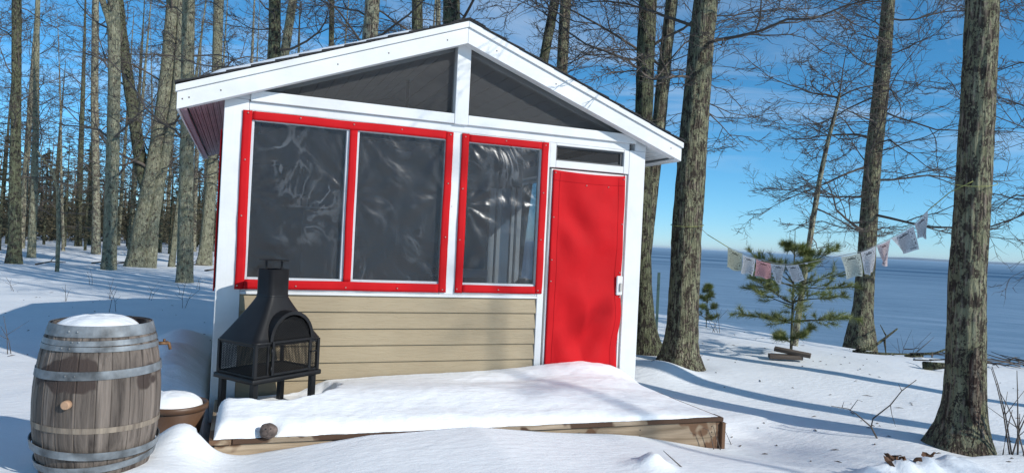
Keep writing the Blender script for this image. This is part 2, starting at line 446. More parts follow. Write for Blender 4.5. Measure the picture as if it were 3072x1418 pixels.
def mat_lake():
    m, nt, n, l, b = new_mat("lake_ice_water")
    geo = nt.nodes.new("ShaderNodeNewGeometry")
    rt = nt.nodes.new("ShaderNodeVectorRotate"); rt.rotation_type = 'Z_AXIS'; rt.inputs["Angle"].default_value = rad(47)
    l.new(geo.outputs["Position"], rt.inputs["Vector"])          # local y runs out from the shore
    sp = N(nt, "ShaderNodeSeparateXYZ"); l.new(rt.outputs[0], sp.inputs[0])
    def mp(s):
        q = nt.nodes.new("ShaderNodeMapping"); q.inputs["Scale"].default_value = s
        l.new(rt.outputs[0], q.inputs[0]); return q.outputs[0]
    def rng_(a0, a1, v0, v1):
        q = N(nt, "ShaderNodeMapRange"); q.interpolation_type = 'SMOOTHSTEP'
        for k, v in zip(("From Min", "From Max", "To Min", "To Max"), (a0, a1, v0, v1)): q.inputs[k].default_value = v
        l.new(sp.outputs[1], q.inputs["Value"]); return q.outputs["Result"]
    # sheet of thin grey blue ice, with leads of dark open water further out
    c = N(nt, "ShaderNodeTexNoise", Scale=1.0, Detail=7.0, Roughness=0.62); l.new(mp((0.10, 0.42, 1)), c.inputs["Vector"])
    a = N(nt, "ShaderNodeTexNoise", Scale=1.0, Detail=5.0, Roughness=0.6, Distortion=0.3); l.new(mp((0.0016, 0.017, 1)), a.inputs["Vector"])
    rc = ramp(nt, [(0.28, (0.135, 0.205, 0.290)), (0.5, (0.185, 0.270, 0.365)), (0.72, (0.27, 0.365, 0.47))]); l.new(c.outputs["Fac"], rc.inputs[0])
    lead = ramp(nt, [(0.45, 1.0), (0.56, 0.0)]); l.new(a.outputs["Fac"], lead.inputs[0])
    z1 = N(nt, "ShaderNodeMath", operation='MULTIPLY'); l.new(rng_(130, 240, 0, 1), z1.inputs[0]); l.new(rng_(500, 1000, 1, 0.0), z1.inputs[1])
    z2 = N(nt, "ShaderNodeMath", operation='MULTIPLY'); l.new(z1.outputs[0], z2.inputs[0]); l.new(lead.outputs[0], z2.inputs[1])
    col = mixc(nt, z2.outputs[0], rc.outputs[0], (0.035, 0.075, 0.145))
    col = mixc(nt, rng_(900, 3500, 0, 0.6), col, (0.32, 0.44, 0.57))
    l.new(col, b.inputs["Base Color"])
    b.inputs["Roughness"].default_value = 0.42
    b.inputs["Specular IOR Level"].default_value = 0.30
    w = N(nt, "ShaderNodeTexNoise", Scale=1.0, Detail=4.0, Roughness=0.6); l.new(mp((0.5, 1.4, 1)), w.inputs["Vector"])
    bump(nt, w.outputs["Fac"], 0.6, 0.30, b)
    return m
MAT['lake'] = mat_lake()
MAT['far_hill'] = mat_plain("far_hill_haze_blue", (0.15, 0.22, 0.30), 1.0, 0.15, 0.002, bscale=0.01)  # blue of the distant air put into the hill colour

def mat_flag(name, tint, ink):
    m, nt, n, l, b = new_mat(name)
    out = n["Material Output"]
    uv = nt.nodes.new("ShaderNodeUVMap")
    sep = N(nt, "ShaderNodeSeparateXYZ"); l.new(uv.outputs[0], sep.inputs[0])
    def band(sock, a, b_):
        x = N(nt, "ShaderNodeMath", operation='GREATER_THAN'); x.inputs[1].default_value = a; l.new(sock, x.inputs[0])
        y = N(nt, "ShaderNodeMath", operation='LESS_THAN'); y.inputs[1].default_value = b_; l.new(sock, y.inputs[0])
        z = N(nt, "ShaderNodeMath", operation='MULTIPLY'); l.new(x.outputs[0], z.inputs[0]); l.new(y.outputs[0], z.inputs[1]); return z.outputs[0]
    def mul(p, q):
        z = N(nt, "ShaderNodeMath", operation='MULTIPLY')
        for s, v in ((z.inputs[0], p), (z.inputs[1], q)):
            if hasattr(v, "node"): l.new(v, s)
            else: s.default_value = v
        return z.outputs[0]
    def mx_(p, q):
        z = N(nt, "ShaderNodeMath", operation='MAXIMUM'); l.new(p, z.inputs[0]); l.new(q, z.inputs[1]); return z.outputs[0]
    X, Y = sep.outputs[0], sep.outputs[1]
    head = mul(mul(band(X, 0.30, 0.70), band(Y, 0.80, 0.87)), 0.95)
    # rows of script
    fr = N(nt, "ShaderNodeMath", operation='MULTIPLY'); fr.inputs[1].default_value = 17.0; l.new(Y, fr.inputs[0])
    fc = N(nt, "ShaderNodeMath", operation='FRACT'); l.new(fr.outputs[0], fc.inputs[0])
    rowm = N(nt, "ShaderNodeMath", operation='LESS_THAN'); rowm.inputs[1].default_value = 0.55; l.new(fc.outputs[0], rowm.inputs[0])
    mp = nt.nodes.new("ShaderNodeMapping"); mp.inputs["Scale"].default_value = (46, 34, 1); l.new(uv.outputs[0], mp.inputs[0])
    no = N(nt, "ShaderNodeTexNoise", Scale=1.0, Detail=1.0); l.new(mp.outputs[0], no.inputs["Vector"])
    nr = ramp(nt, [(0.43, 0.0), (0.5, 1.0)]); l.new(no.outputs["Fac"], nr.inputs[0])
    text = mul(mul(mul(rowm.outputs[0], nr.outputs[0]), mul(band(X, 0.20, 0.80), band(Y, 0.14, 0.74))), 0.75)
    mp2 = nt.nodes.new("ShaderNodeMapping"); mp2.inputs["Scale"].default_value = (13, 14, 1); l.new(uv.outputs[0], mp2.inputs[0])
    no2 = N(nt, "ShaderNodeTexNoise", Scale=1.0, Detail=3.0); l.new(mp2.outputs[0], no2.inputs["Vector"])
    nr2 = ramp(nt, [(0.54, 0.0), (0.58, 0.85)]); l.new(no2.outputs["Fac"], nr2.inputs[0])
    ix = N(nt, "ShaderNodeMath", operation='SUBTRACT'); ix.inputs[0].default_value = 1.0
    inner = mul(band(X, 0.22, 0.78), band(Y, 0.16, 0.72)); l.new(inner, ix.inputs[1])
    orn = mul(mul(nr2.outputs[0], ix.outputs[0]), mul(band(X, 0.08, 0.92), band(Y, 0.06, 0.93)))
    ink_m = mx_(mx_(head, text), orn)
    col = mixc(nt, ink_m, tint, ink)
    d = N(nt, "ShaderNodeBsdfDiffuse"); l.new(col, d.inputs[0])
    tr = N(nt, "ShaderNodeBsdfTranslucent"); l.new(col, tr.inputs[0])
    mx = N(nt, "ShaderNodeMixShader"); mx.inputs[0].default_value = 0.38
    l.new(d.outputs[0], mx.inputs[1]); l.new(tr.outputs[0], mx.inputs[2]); l.new(mx.outputs[0], out.inputs[0])
    n.remove(b)
    return m
MAT['flag_white'] = mat_flag("flag_white", (0.66, 0.67, 0.68), (0.13, 0.13, 0.14))
MAT['flag_yellow'] = mat_flag("flag_faded_yellow", (0.54, 0.55, 0.43), (0.13, 0.13, 0.10))
MAT['flag_red'] = mat_flag("flag_faded_red", (0.68, 0.36, 0.36), (0.15, 0.08, 0.08))
MAT['flag_pink'] = mat_flag("flag_faded_pink", (0.64, 0.54, 0.54), (0.16, 0.11, 0.11))
MAT['flag_green'] = mat_flag("flag_faded_green", (0.56, 0.60, 0.53), (0.12, 0.13, 0.11))

# ------------------------------------------------------------------ object helpers
def empty(name, loc, label=None, cat=None, group=None, rz=0.0):
    o = bpy.data.objects.new(name, None)
    COL.objects.link(o)
    o.location = loc; o.rotation_euler = (0, 0, rz)
    o.empty_display_size = 0.1
    tag(o, label, cat, group)
    return o

def tag(o, label=None, cat=None, group=None, kind=None):
    if label: o['label'] = label
    if cat: o['category'] = cat
    if group: o['group'] = group
    if kind: o['kind'] = kind
    return o

def wloc(o):
    v = Vector(o.location); p = o.parent
    while p is not None:
        v = Vector(p.location) + v; p = p.parent
    return v

def link_mesh(name, me, mat=None, parent=None, world=True, loc=None):
    """world=True: mesh coordinates are world coordinates (parents unrotated); keep them in place."""
    o = bpy.data.objects.new(name, me)
    COL.objects.link(o)
    if mat is not None and not me.materials: me.materials.append(mat)
    if parent is not None:
        o.parent = parent
        if world: o.location = -wloc(parent)
    if loc is not None: o.location = loc
    return o

def mesh_from(name, verts, faces, smooth=False):
    me = bpy.data.meshes.new(name)
    me.from_pydata([tuple(v) for v in verts], [], [tuple(f) for f in faces])
    if smooth: me.polygons.foreach_set("use_smooth", [True] * len(me.polygons))
    me.update()
    return me

def np_mesh(name, V, F, smooth=True, uv=None):
    me = bpy.data.meshes.new(name)
    V = np.asarray(V, dtype=np.float32); F = np.asarray(F, dtype=np.int32)
    k = F.shape[1]
    me.vertices.add(len(V)); me.vertices.foreach_set("co", V.ravel())
    me.loops.add(F.size); me.loops.foreach_set("vertex_index", F.ravel())
    me.polygons.add(len(F))
    me.polygons.foreach_set("loop_start", np.arange(0, F.size, k, dtype=np.int32))
    me.polygons.foreach_set("loop_total", np.full(len(F), k, dtype=np.int32))
    if smooth: me.polygons.foreach_set("use_smooth", np.ones(len(F), dtype=bool))
    me.update(calc_edges=True)
    if uv is not None:
        ul = me.uv_layers.new(name="UVMap")
        ul.data.foreach_set("uv", np.asarray(uv, dtype=np.float32)[F.ravel()].ravel())
    me.validate()
    return me

class MB:
    """collects shapes for ONE mesh object"""
    def __init__(s): s.bm = bmesh.new()
    def hexa(s, c, bev=0.0):
        """c: 8 corners, 4 bottom ccw then 4 top"""
        v = [s.bm.verts.new(p) for p in c]
        fs = [s.bm.faces.new([v[i] for i in f]) for f in ((3, 2, 1, 0), (4, 5, 6, 7), (0, 1, 5, 4), (1, 2, 6, 5), (2, 3, 7, 6), (3, 0, 4, 7))]
        if bev > 0:
            es = list({e for f in fs for e in f.edges})
            bmesh.ops.bevel(s.bm, geom=es, offset=bev, segments=1, affect='EDGES', profile=0.5)
        return s
    def box(s, x0, x1, y0, y1, z0, z1, bev=0.004):
        return s.hexa([(x0, y0, z0), (x1, y0, z0), (x1, y1, z0), (x0, y1, z0), (x0, y0, z1), (x1, y0, z1), (x1, y1, z1), (x0, y1, z1)], bev)
    def prism_y(s, pts, y0, y1, bev=0.0):
        """polygon pts in (x,z) extruded y0..y1"""
        a = [s.bm.verts.new((x, y0, z)) for x, z in pts]
        b = [s.bm.verts.new((x, y1, z)) for x, z in pts]
        n = len(pts)
        fs = [s.bm.faces.new(a), s.bm.faces.new(b[::-1])]
        for i in range(n): fs.append(s.bm.faces.new((a[i], b[i], b[(i + 1) % n], a[(i + 1) % n])))
        bmesh.ops.recalc_face_normals(s.bm, faces=fs)
        if bev > 0:
            es = list({e for f in fs for e in f.edges})
            bmesh.ops.bevel(s.bm, geom=es, offset=bev, segments=1, affect='EDGES')
        return s
    def tube(s, pts, r, sides=8, cap=True):
        pts = [Vector(p) for p in pts]
        rs = r if isinstance(r, (list, tuple)) else [r] * len(pts)
        rings = []
        for i, p in enumerate(pts):
            t = (pts[min(i + 1, len(pts) - 1)] - pts[max(i - 1, 0)]).normalized()
            ref = Vector((0, 0, 1)) if abs(t.z) < 0.9 else Vector((1, 0, 0))
            a = t.cross(ref).normalized(); b = t.cross(a)
            rings.append([s.bm.verts.new(p + (a * math.cos(2 * math.pi * k / sides) + b * math.sin(2 * math.pi * k / sides)) * rs[i]) for k in range(sides)])
        for i in range(len(rings) - 1):
            for k in range(sides):
                f = s.bm.faces.new((rings[i][k], rings[i][(k + 1) % sides], rings[i + 1][(k + 1) % sides], rings[i + 1][k])); f.smooth = True
        if cap:
            s.bm.faces.new(rings[0][::-1]); s.bm.faces.new(rings[-1])
        return s
    def lathe(s, prof, seg=32, c=(0, 0, 0), a0=0.0, a1=2 * math.pi, close=False):
        full = abs((a1 - a0) - 2 * math.pi) < 1e-6
        n = seg if full else seg + 1
        rows = []
        for r, z in prof:
            rows.append([s.bm.verts.new((c[0] + r * math.cos(a0 + (a1 - a0) * k / seg), c[1] + r * math.sin(a0 + (a1 - a0) * k / seg), c[2] + z)) for k in range(n)])
        pr = len(rows) if close else len(rows) - 1
        for i in range(pr):
            for k in range(seg):
                q = (rows[i][k], rows[i][(k + 1) % n], rows[(i + 1) % len(rows)][(k + 1) % n], rows[(i + 1) % len(rows)][k])
                f = s.bm.faces.new(q); f.smooth = True
        return s
    def ball(s, c, r, seg=8, sc=(1, 1, 1)):
        mt = Matrix.Translation(c) @ Matrix.Diagonal((*[r * k for k in sc], 1))
        bmesh.ops.create_uvsphere(s.bm, u_segments=seg, v_segments=max(4, seg // 2), radius=1.0, matrix=mt)
        return s
    def build(s, name, mat, parent=None, world=True, smooth=False):
        bmesh.ops.recalc_face_normals(s.bm, faces=s.bm.faces)
        me = bpy.data.meshes.new(name)
        s.bm.to_mesh(me); s.bm.free()
        if smooth: me.polygons.foreach_set("use_smooth", [True] * len(me.polygons))
        return link_mesh(name, me, mat, parent, world)

def grid_faces(nu, nv):
    i = np.arange(nu * nv).reshape(nu, nv)
    return np.stack([i[:-1, :-1], i[1:, :-1], i[1:, 1:], i[:-1, 1:]], -1).reshape(-1, 4)

# ------------------------------------------------------------------ terrain
WY = 6.512                       # front plane of the cabin wall
SNX = np.array([-3, -1.2, -0.5, -0.086, 0.17, 0.48, 0.712, 1.0, 1.327, 1.807, 2.294, 2.782, 3.102, 3.235, 3.577, 3.933, 4.228, 4.7, 5.4, 6.2, 9])
SNZ = np.array([0.05, 0.05, 0.03, -0.019, 0.004, 0.042, 0.068, 0.095, 0.106, 0.118, 0.057, 0.018, -0.003, -0.016, -0.086, -0.152, -0.186, -0.16, -0.10, -0.06, -0.05])

def bank_x(y):
    return np.interp(y, [-30, 0, 4, 7.7, 9.2, 10.9, 13.4, 15.1, 25, 60, 140], [26, 20.5, 16.2, 12.6, 11.15, 10.75, 10.6, 10.4, 10.2, 11, 13])

def deck_front(x): return 5.26 - 0.04 * (x + 0.12)

def ground_z(x, y):
    x = np.asarray(x, float); y = np.asarray(y, float)
    zero = np.zeros_like(x)
    p = np.stack([x, y, zero], -1)
    z = 0.10 * fbm(p * 0.16, 3, 3) * sstep(5.5, 14, np.hypot(x, y)) + 0.028 * fbm(p * 0.9, 5, 3)
    z += 0.02 * sstep(14, 30, y)
    # right of cabin lower, left foreground higher
    z += -0.07 * sstep(3.9, 4.6, x) * (1 - sstep(6.0, 7.6, y))
    z += 0.07 * (1 - sstep(-0.9, -0.3, x)) * (1 - sstep(4.8, 6.8, y))
    # snow drifted against the deck front: hand measured profile
    prof = np.interp(x, SNX, SNZ)
    w = sstep(5.7, 5.2, y) * sstep(-0.35, -0.1, x) * (1 - sstep(4.6, 6.0, x))
    fore = prof + (0.01 - prof) * 0.55 * sstep(5.05, 4.1, y)
    z = z * (1 - w) + (fore + 0.016 * fbm(p * 1.1, 9, 3)) * w
    # mounds
    def g(cx, cy, sx, sy, h): return h * np.exp(-((x - cx) / sx) ** 2 - ((y - cy) / sy) ** 2)
    z += g(-0.30, 5.30, 0.21, 0.30, 0.22) + g(-0.42, 4.72, 0.30, 0.35, 0.09)
    z += g(-0.52, 7.55, 0.40, 0.95, 0.36) * (1 + 0.25 * fbm(p * 3.0, 21, 3)) + g(-0.6, 9.4, 0.42, 1.2, 0.30)
    z += g(-1.25, 3.75, 0.30, 0.5, 0.10)
    z += g(4.75, 7.9, 0.45, 0.8, 0.10) + g(5.05, 7.35, 0.35, 0.35, 0.10)
    z += g(5.6, 7.9, 0.7, 0.7, 0.06) + g(6.1, 4.3, 0.6, 0.6, 0.05)
    z -= g(5.6, 7.78, 0.34, 0.34, 0.10) + g(6.16, 4.28, 0.33, 0.33, 0.10) + g(11.8, 10.4, 0.45, 0.45, 0.12) + g(5.7, 8.8, 0.3, 0.3, 0.08)
    # two rough snow clods and a little drift at the camera's feet
    rough = 1 + 0.5 * fbm(p * 9.0, 31, 3)
    z += g(2.86, 4.28, 0.13, 0.12, 0.10) * rough
    z += (g(4.55, 3.72, 0.36, 0.16, 0.10) + g(5.1, 3.72, 0.40, 0.20, 0.09)) * rough
    z += 0.05 * sstep(0.06, -0.04, (y - 3.95) - 0.10 * np.sin(x * 2.1) + 0.05 * fbm(p * 2, 8, 2)) * sstep(3.4, 4.1, x) * (1 - sstep(6, 7, x))
    # keep clear under deck and cabin
    inside = sstep(-0.22, -0.10, x) * sstep(4.2, 4.1, x) * sstep(-0.02, 0.10, y - deck_front(x)) * sstep(11.2, 10.8, y)
    z = z * (1 - inside) + (-0.25) * inside
    # bank down to the lake
    s = x - bank_x(y) - 0.5 * fbm(p * 0.35, 41, 3)
    z += -0.10 * sstep(-3.0, 0.3, s) - 3.9 * sstep(-0.1, 6.5, s)
    return z

def gz(x, y): return float(ground_z(np.array([x]), np.array([y]))[0])

def axis_pts(segs):
    out = []
    for a, b, n in segs: out.append(np.linspace(a, b, n, endpoint=False))
    out.append([segs[-1][1]])
    return np.concatenate(out)
gx = axis_pts([(-400, -60, 14), (-60, -20, 40), (-20, -3, 110), (-3, 8, 300), (8, 14, 70), (14, 40, 40)])
gy = axis_pts([(-60, -4, 28), (-4, 3, 28), (3, 8.5, 210), (8.5, 16, 120), (16, 40, 110), (40, 110, 60), (110, 900, 20)])
GX, GY = np.meshgrid(gx, gy, indexing='ij')
GZ = ground_z(GX, GY)
V = np.stack([GX, GY, GZ], -1).reshape(-1, 3)
ground = link_mesh("snowy_ground", np_mesh("snowy_ground", V, grid_faces(len(gx), len(gy))), MAT['snow'])
tag(ground, "bright drifted snow covering the whole lakeside lawn and forest floor", "ground", kind="structure")

LAKE_Z = -3.1
me = mesh_from("lake", [(3, -4000, LAKE_Z), (32000, -4000, LAKE_Z), (32000, 42000, LAKE_Z), (3, 42000, LAKE_Z)], [(0, 1, 2, 3)])
lake = link_mesh("lake", me, MAT['lake'])
tag(lake, "wide blue lake reaching to the horizon behind the trees", "lake", kind="structure")

# far wooded shore on the right
def far_shore():
    hs, top = [], []
    n = 60
    D = 12000.0
    for i in range(n + 1):
        az = rad(47.5 + 45 * i / n)
        ramp_ = min(1.0, i / 5.0)
        h = 52 * ramp_ * (0.75 + 0.25 * float(vnoise(np.array([[i * 0.23, 0, 0]]), 77)[0])) + 2
        x, y = D * math.sin(az), D * math.cos(az)
        hs.append((x, y, LAKE_Z - 1)); top.append((x * 1.03, y * 1.03, LAKE_Z + h))
    back = [(x * 1.12, y * 1.12, LAKE_Z - 1) for x, y, _ in hs]
    V = hs + top + back
    m = n + 1
    F = [(i, i + 1, m + i + 1, m + i) for i in range(n)] + [(m + i, m + i + 1, 2 * m + i + 1, 2 * m + i) for i in range(n)]
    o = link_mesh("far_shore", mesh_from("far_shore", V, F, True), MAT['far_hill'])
    tag(o, "low blue wooded shore far across the lake", "hills", kind="structure")
far_shore()

# ------------------------------------------------------------------ trees
def tubes_np(P, R, sides):
    """P (n,k,3) polylines, R (n,k) radii -> verts, quads"""
    n, k, _ = P.shape
    T = np.gradient(P, axis=1)
    T /= np.linalg.norm(T, axis=2, keepdims=True) + 1e-9
    mean = P[:, -1] - P[:, 0]
    mean /= np.linalg.norm(mean, axis=1, keepdims=True) + 1e-9
    ref = np.where((np.abs(mean[:, 2]) > 0.9)[:, None], np.array([[1.0, 0, 0]]), np.array([[0, 0, 1.0]]))
    A = np.cross(T, ref[:, None, :]); A /= np.linalg.norm(A, axis=2, keepdims=True) + 1e-9
    B = np.cross(T, A)
    th = np.arange(sides) * 2 * np.pi / sides
    V = P[:, :, None, :] + (A[:, :, None, :] * np.cos(th)[None, None, :, None] + B[:, :, None, :] * np.sin(th)[None, None, :, None]) * R[:, :, None, None]
    idx = np.arange(n * k * sides).reshape(n, k, sides)
    nx = np.roll(idx, -1, axis=2)
    F = np.stack([idx[:, :-1], nx[:, :-1], nx[:, 1:], idx[:, 1:]], -1).reshape(-1, 4)
    return V.reshape(-1, 3), F

def join_tubes(parts):
    Vs, Fs, off = [], [], 0
    for V, F in parts:
        Vs.append(V); Fs.append(F + off); off += len(V)
    return np.concatenate(Vs), np.concatenate(Fs)

def grow(P0, D, L, R0, k, wig, trop, rng, taper=0.8):
    n = len(P0)
    P = np.zeros((n, k, 3)); P[:, 0] = P0
    d = D / (np.linalg.norm(D, axis=1, keepdims=True) + 1e-9)
    for i in range(1, k):
        d = d + wig * rng.randn(n, 3); d[:, 2] += trop
        d /= np.linalg.norm(d, axis=1, keepdims=True) + 1e-9
        P[:, i] = P[:, i - 1] + d * (L / (k - 1))[:, None]
    R = R0[:, None] * (1 - taper * np.linspace(0, 1, k)[None, :])
    return P, R

def spawn(P, R, n, tmin, a0, a1, l0, l1, k, wig, trop, rng, rmin, flat=0.45):
    m, kk, _ = P.shape
    t = tmin + (1 - tmin) * (np.arange(n)[None, :] + rng.rand(m, n)) / n
    t = np.clip(t, 0, 0.999)
    f = t * (kk - 1); i = f.astype(int); f = (f - i)[..., None]
    rows = np.arange(m)[:, None]
    p0 = P[rows, i] * (1 - f) + P[rows, i + 1] * f
    tan = P[rows, i + 1] - P[rows, i]
    seg = np.linalg.norm(tan, axis=2, keepdims=True); tan = tan / (seg + 1e-9)
    r = R[rows, i] * (1 - f[..., 0]) + R[rows, i + 1] * f[..., 0]
    pl = np.linalg.norm(np.diff(P, axis=1), axis=2).sum(1)[:, None]
    q = rng.randn(m, n, 3)
    q[..., 2] *= flat
    # alternate sides
    side = np.cross(tan, np.array([0, 0, 1.0])); side /= np.linalg.norm(side, axis=2, keepdims=True) + 1e-6
    sgn = np.where(np.arange(n)[None, :, None] % 2 == 0, 1.0, -1.0)
    q = q * 0.6 + side * sgn
    q -= tan * (q * tan).sum(2, keepdims=True)
    q /= np.linalg.norm(q, axis=2, keepdims=True) + 1e-9
    a = np.radians(a0 + (a1 - a0) * rng.rand(m, n))[..., None]
    d = tan * np.cos(a) + q * np.sin(a)
    L = pl * (l0 + (l1 - l0) * rng.rand(m, n)) * (1.15 - 0.65 * t)
    r0 = np.maximum(r * (0.45 + 0.25 * rng.rand(m, n)), rmin)
    return grow(p0.reshape(-1, 3), d.reshape(-1, 3), L.ravel(), r0.ravel(), k, wig, trop, rng, 0.75)

def interp_path(path, n):
    path = np.array(path, float)
    d = np.concatenate([[0], np.cumsum(np.linalg.norm(np.diff(path[:, :3], axis=0), axis=1))])
    s = np.linspace(0, d[-1], n)
    out = np.stack([np.interp(s, d, path[:, j]) for j in range(4)], -1)
    for _ in range(2):                                   # soften kinks
        out[1:-1] = 0.25 * out[:-2] + 0.5 * out[1:-1] + 0.25 * out[2:]
    return out

def trunk_mesh(name, path, base, sides, rings, ridge, seed, flare=True):
    q = interp_path(path, rings)
    q[:, :3] -= np.array(base)
    th = np.arange(sides) * 2 * np.pi / sides
    P = np.repeat(q[:, None, :3], sides, 1)
    dirs = np.stack([np.cos(th), np.sin(th), 0 * th], -1)[None]
    r = np.repeat(q[:, 3][:, None], sides, 1)
    samp = np.stack([np.cos(th)[None, :] * 2.2 + 0 * r, np.sin(th)[None, :] * 2.2 + 0 * r, q[:, 2][:, None] * 0.9 + 0 * r], -1)
    samp2 = np.stack([np.cos(th)[None, :] * r * 22, np.sin(th)[None, :] * r * 22, q[:, 2][:, None] * 4.5 + 0 * r], -1)
    rr = r * (1 + 0.05 * fbm(samp, seed, 3)) - ridge * np.abs(fbm(samp2, seed + 5, 3)) * 2 + ridge * 0.3
    if flare:
        zz = q[:, 2][:, None] - q[0, 2]
        lobes = 0.16 * np.sin(th * 5 + seed)[None] + 0.10 * np.sin(th * 3 + 2 * seed)[None]
        rr = rr * (1 + lobes * np.exp(-zz / 0.45))
    V = (P + dirs * rr[..., None]).reshape(-1, 3)
    idx = np.arange(rings * sides).reshape(rings, sides); nx = np.roll(idx, -1, 1)
    F = np.stack([idx[:-1], nx[:-1], nx[1:], idx[1:]], -1).reshape(-1, 4)
    return np_mesh(name, V, F)

def crown_np(path, base, rng, zmin, zmax, n1, len1, counts=(7, 6, 4), lift=(5, 40), rmin=0.0045, r1=0.30, azs=None, shrink=0.55, kt=4, wig1=0.17):
    """limbs, twigs from a trunk path; returns (limbs, twigs) geometry relative to base"""
    q = interp_path(path, 60)
    z = q[:, 2]
    hz = np.sort(zmin + (zmax - zmin) * rng.rand(n1))
    hz = zmin + (zmax - zmin) * ((np.arange(n1) + rng.rand(n1)) / n1)
    pts = np.stack([np.interp(hz, z, q[:, j]) for j in range(4)], -1)
    az = np.arange(n1) * 2.399 + rng.rand(n1) * 1.2
    if azs is not None: az = azs[0] + (azs[1] - azs[0]) * rng.rand(n1)
    el = np.radians(lift[0] + (lift[1] - lift[0]) * rng.rand(n1))
    D = np.stack([np.cos(az) * np.cos(el), np.sin(az) * np.cos(el), np.sin(el)], -1)
    fr = (hz - zmin) / max(1e-6, zmax - zmin)
    L = len1 * (0.65 + 0.5 * rng.rand(n1)) * (1 - shrink * fr)
    r0 = np.clip(pts[:, 3] * r1 * (0.6 + 0.5 * rng.rand(n1)), 0.008, 0.09) * np.clip(L / len1 + 0.2, 0.5, 1.1)
    P1, R1 = grow(pts[:, :3] - np.array(base), D, L, r0, 9, wig1, 0.012, rng, 0.85)
    P2, R2 = spawn(P1, R1, counts[0], 0.12, 30, 65, 0.32, 0.62, 7, 0.20, 0.015, rng, rmin * 1.6)
    P3, R3 = spawn(P2, R2, counts[1], 0.10, 28, 62, 0.30, 0.62, 5, 0.22, 0.03, rng, rmin * 1.2)
    P4, R4 = spawn(P3, R3, counts[2], 0.10, 25, 60, 0.35, 0.70, kt, 0.22, 0.04, rng, rmin)
    limbs = join_tubes([tubes_np(P1, R1, 6), tubes_np(P2, R2, 4)])
    twigs = join_tubes([tubes_np(P3, R3, 3), tubes_np(P4, R4, 3)])
    return limbs, twigs

def full_path(path, top, lean=None):
    """extend a measured trunk upward (out of the frame) and down into the snow"""
    p = [list(map(float, q)) for q in path]
    d = np.array(p[-1][:3]) - np.array(p[-3][:3]); d /= max(d[2], 1e-3)
    d = np.clip(d, -0.12, 1.0)
    z0, r0 = p[-1][2], p[-1][3]
    if top > z0 + 0.5:
        for f in (0.35, 0.7, 1.0):
            zz = z0 + (top - z0) * f
            p.append([p[-1][0] + d[0] * (zz - p[-1][2]), p[-1][1] + d[1] * (zz - p[-1][2]), zz, max(0.012, r0 * (1 - 0.92 * f))])
    return p

def make_tree(label, path, top, seed, mat='bark_near', name="bare_tree", cat="tree", group=None, sides=20, rings=60, ridge=0.012,
              crown=None, twig='twig', extra=(), foot=True):
    base_z = gz(path[0][0], path[0][1])
    base = (path[0][0], path[0][1], base_z)
    # widths were read off a wide lens picture, which stretches things towards its edges
    ax = math.atan2(path[0][0], path[0][1]) - 0.3755
    kr = math.cos(ax) if abs(ax) < 0.75 else 1.0
    path = [(q[0], q[1], q[2], q[3] * kr) for q in path]
    extra = [([(q[0], q[1], q[2], q[3] * kr) for q in e[0]],) + tuple(e[1:]) for e in extra]
    p = full_path(path, top)
    if foot:
        p[0][2] = min(p[0][2], base_z + 0.02)
        p.insert(0, [p[0][0], p[0][1], p[0][2] - 0.35, p[0][3] * 1.12])
    root = empty(name, base, label, cat, group)
    t = link_mesh("trunk", trunk_mesh("trunk", p, base, sides, rings, ridge, seed), MAT[mat], root, world=False)
    for e in extra:
        link_mesh("stem", trunk_mesh("stem", full_path(e[0], e[1]), base, sides, rings, ridge, seed + 3, flare=False), MAT[e[2] if len(e) > 2 else mat], root, world=False)
    rng = np.random.RandomState(seed)
    for c in (crown or []):
        c = dict(c)
        pp = c.pop('path', p)
        limbs, twigs = crown_np(pp, base, rng, **c)
        b = link_mesh("crown", np_mesh("crown", *limbs), MAT[twig], root, world=False)
        tw = link_mesh("twigs", np_mesh("twigs", *twigs), MAT[twig], b, world=False)
        tw['kind'] = 'stuff'
    return root

# --- right hand trees beside and beyond the cabin
PA = [(5.74, 8.81, -0.04, 0.28), (5.72, 8.82, 0.15, 0.215), (5.66, 8.84, 0.42, 0.160), (5.60, 8.86, 1.13, 0.139), (5.55, 8.88, 2.31, 0.136), (5.52, 8.89, 3.2, 0.133), (5.51, 8.9, 4.08, 0.136), (5.5, 8.9, 4.91, 0.136), (5.5, 8.9, 5.27, 0.132)]
PB = [(5.86, 9.40, -0.05, 0.17), (5.87, 9.40, 0.5, 0.14), (5.90, 9.38, 1.11, 0.130), (5.97, 9.35, 2.2, 0.122), (6.06, 9.33, 3.42, 0.112), (6.1, 9.31, 4.24, 0.106), (6.14, 9.29, 5.12, 0.094), (6.17, 9.28, 5.5, 0.094)]
PC = [(5.6, 7.81, -0.08, 0.40), (5.6, 7.81, 0.05, 0.345), (5.59, 7.82, 0.19, 0.268), (5.6, 7.81, 0.40, 0.225), (5.6, 7.81, 0.70, 0.208), (5.6, 7.81, 1.2, 0.203), (5.6, 7.81, 1.95, 0.203), (5.62, 7.8, 2.81, 0.192), (5.64, 7.79, 3.61, 0.182), (5.67, 7.78, 4.42, 0.171), (5.7, 7.77, 4.96, 0.166)]
PD = [(11.81, 10.47, -0.10, 0.42), (11.82, 10.46, 0.12, 0.30), (11.82, 10.46, 0.32, 0.242), (11.84, 10.45, 0.69, 0.21), (11.87, 10.45, 1.58, 0.194), (11.87, 10.44, 2.63, 0.186), (11.9, 10.43, 3.6, 0.182), (11.98, 10.4, 4.82, 0.169), (12.02, 10.38, 5.88, 0.153), (12.06, 10.37, 6.85, 0.135)]
PE = [(9.25, 9.59, -0.14, 0.071), (9.3, 9.57, 0.47, 0.06), (9.37, 9.55, 1.18, 0.056), (9.45, 9.51, 2.03, 0.053), (9.55, 9.47, 2.95, 0.046), (9.67, 9.43, 3.67, 0.039), (9.78, 9.38, 4.24, 0.032), (9.82, 9.37, 4.48, 0.028)]
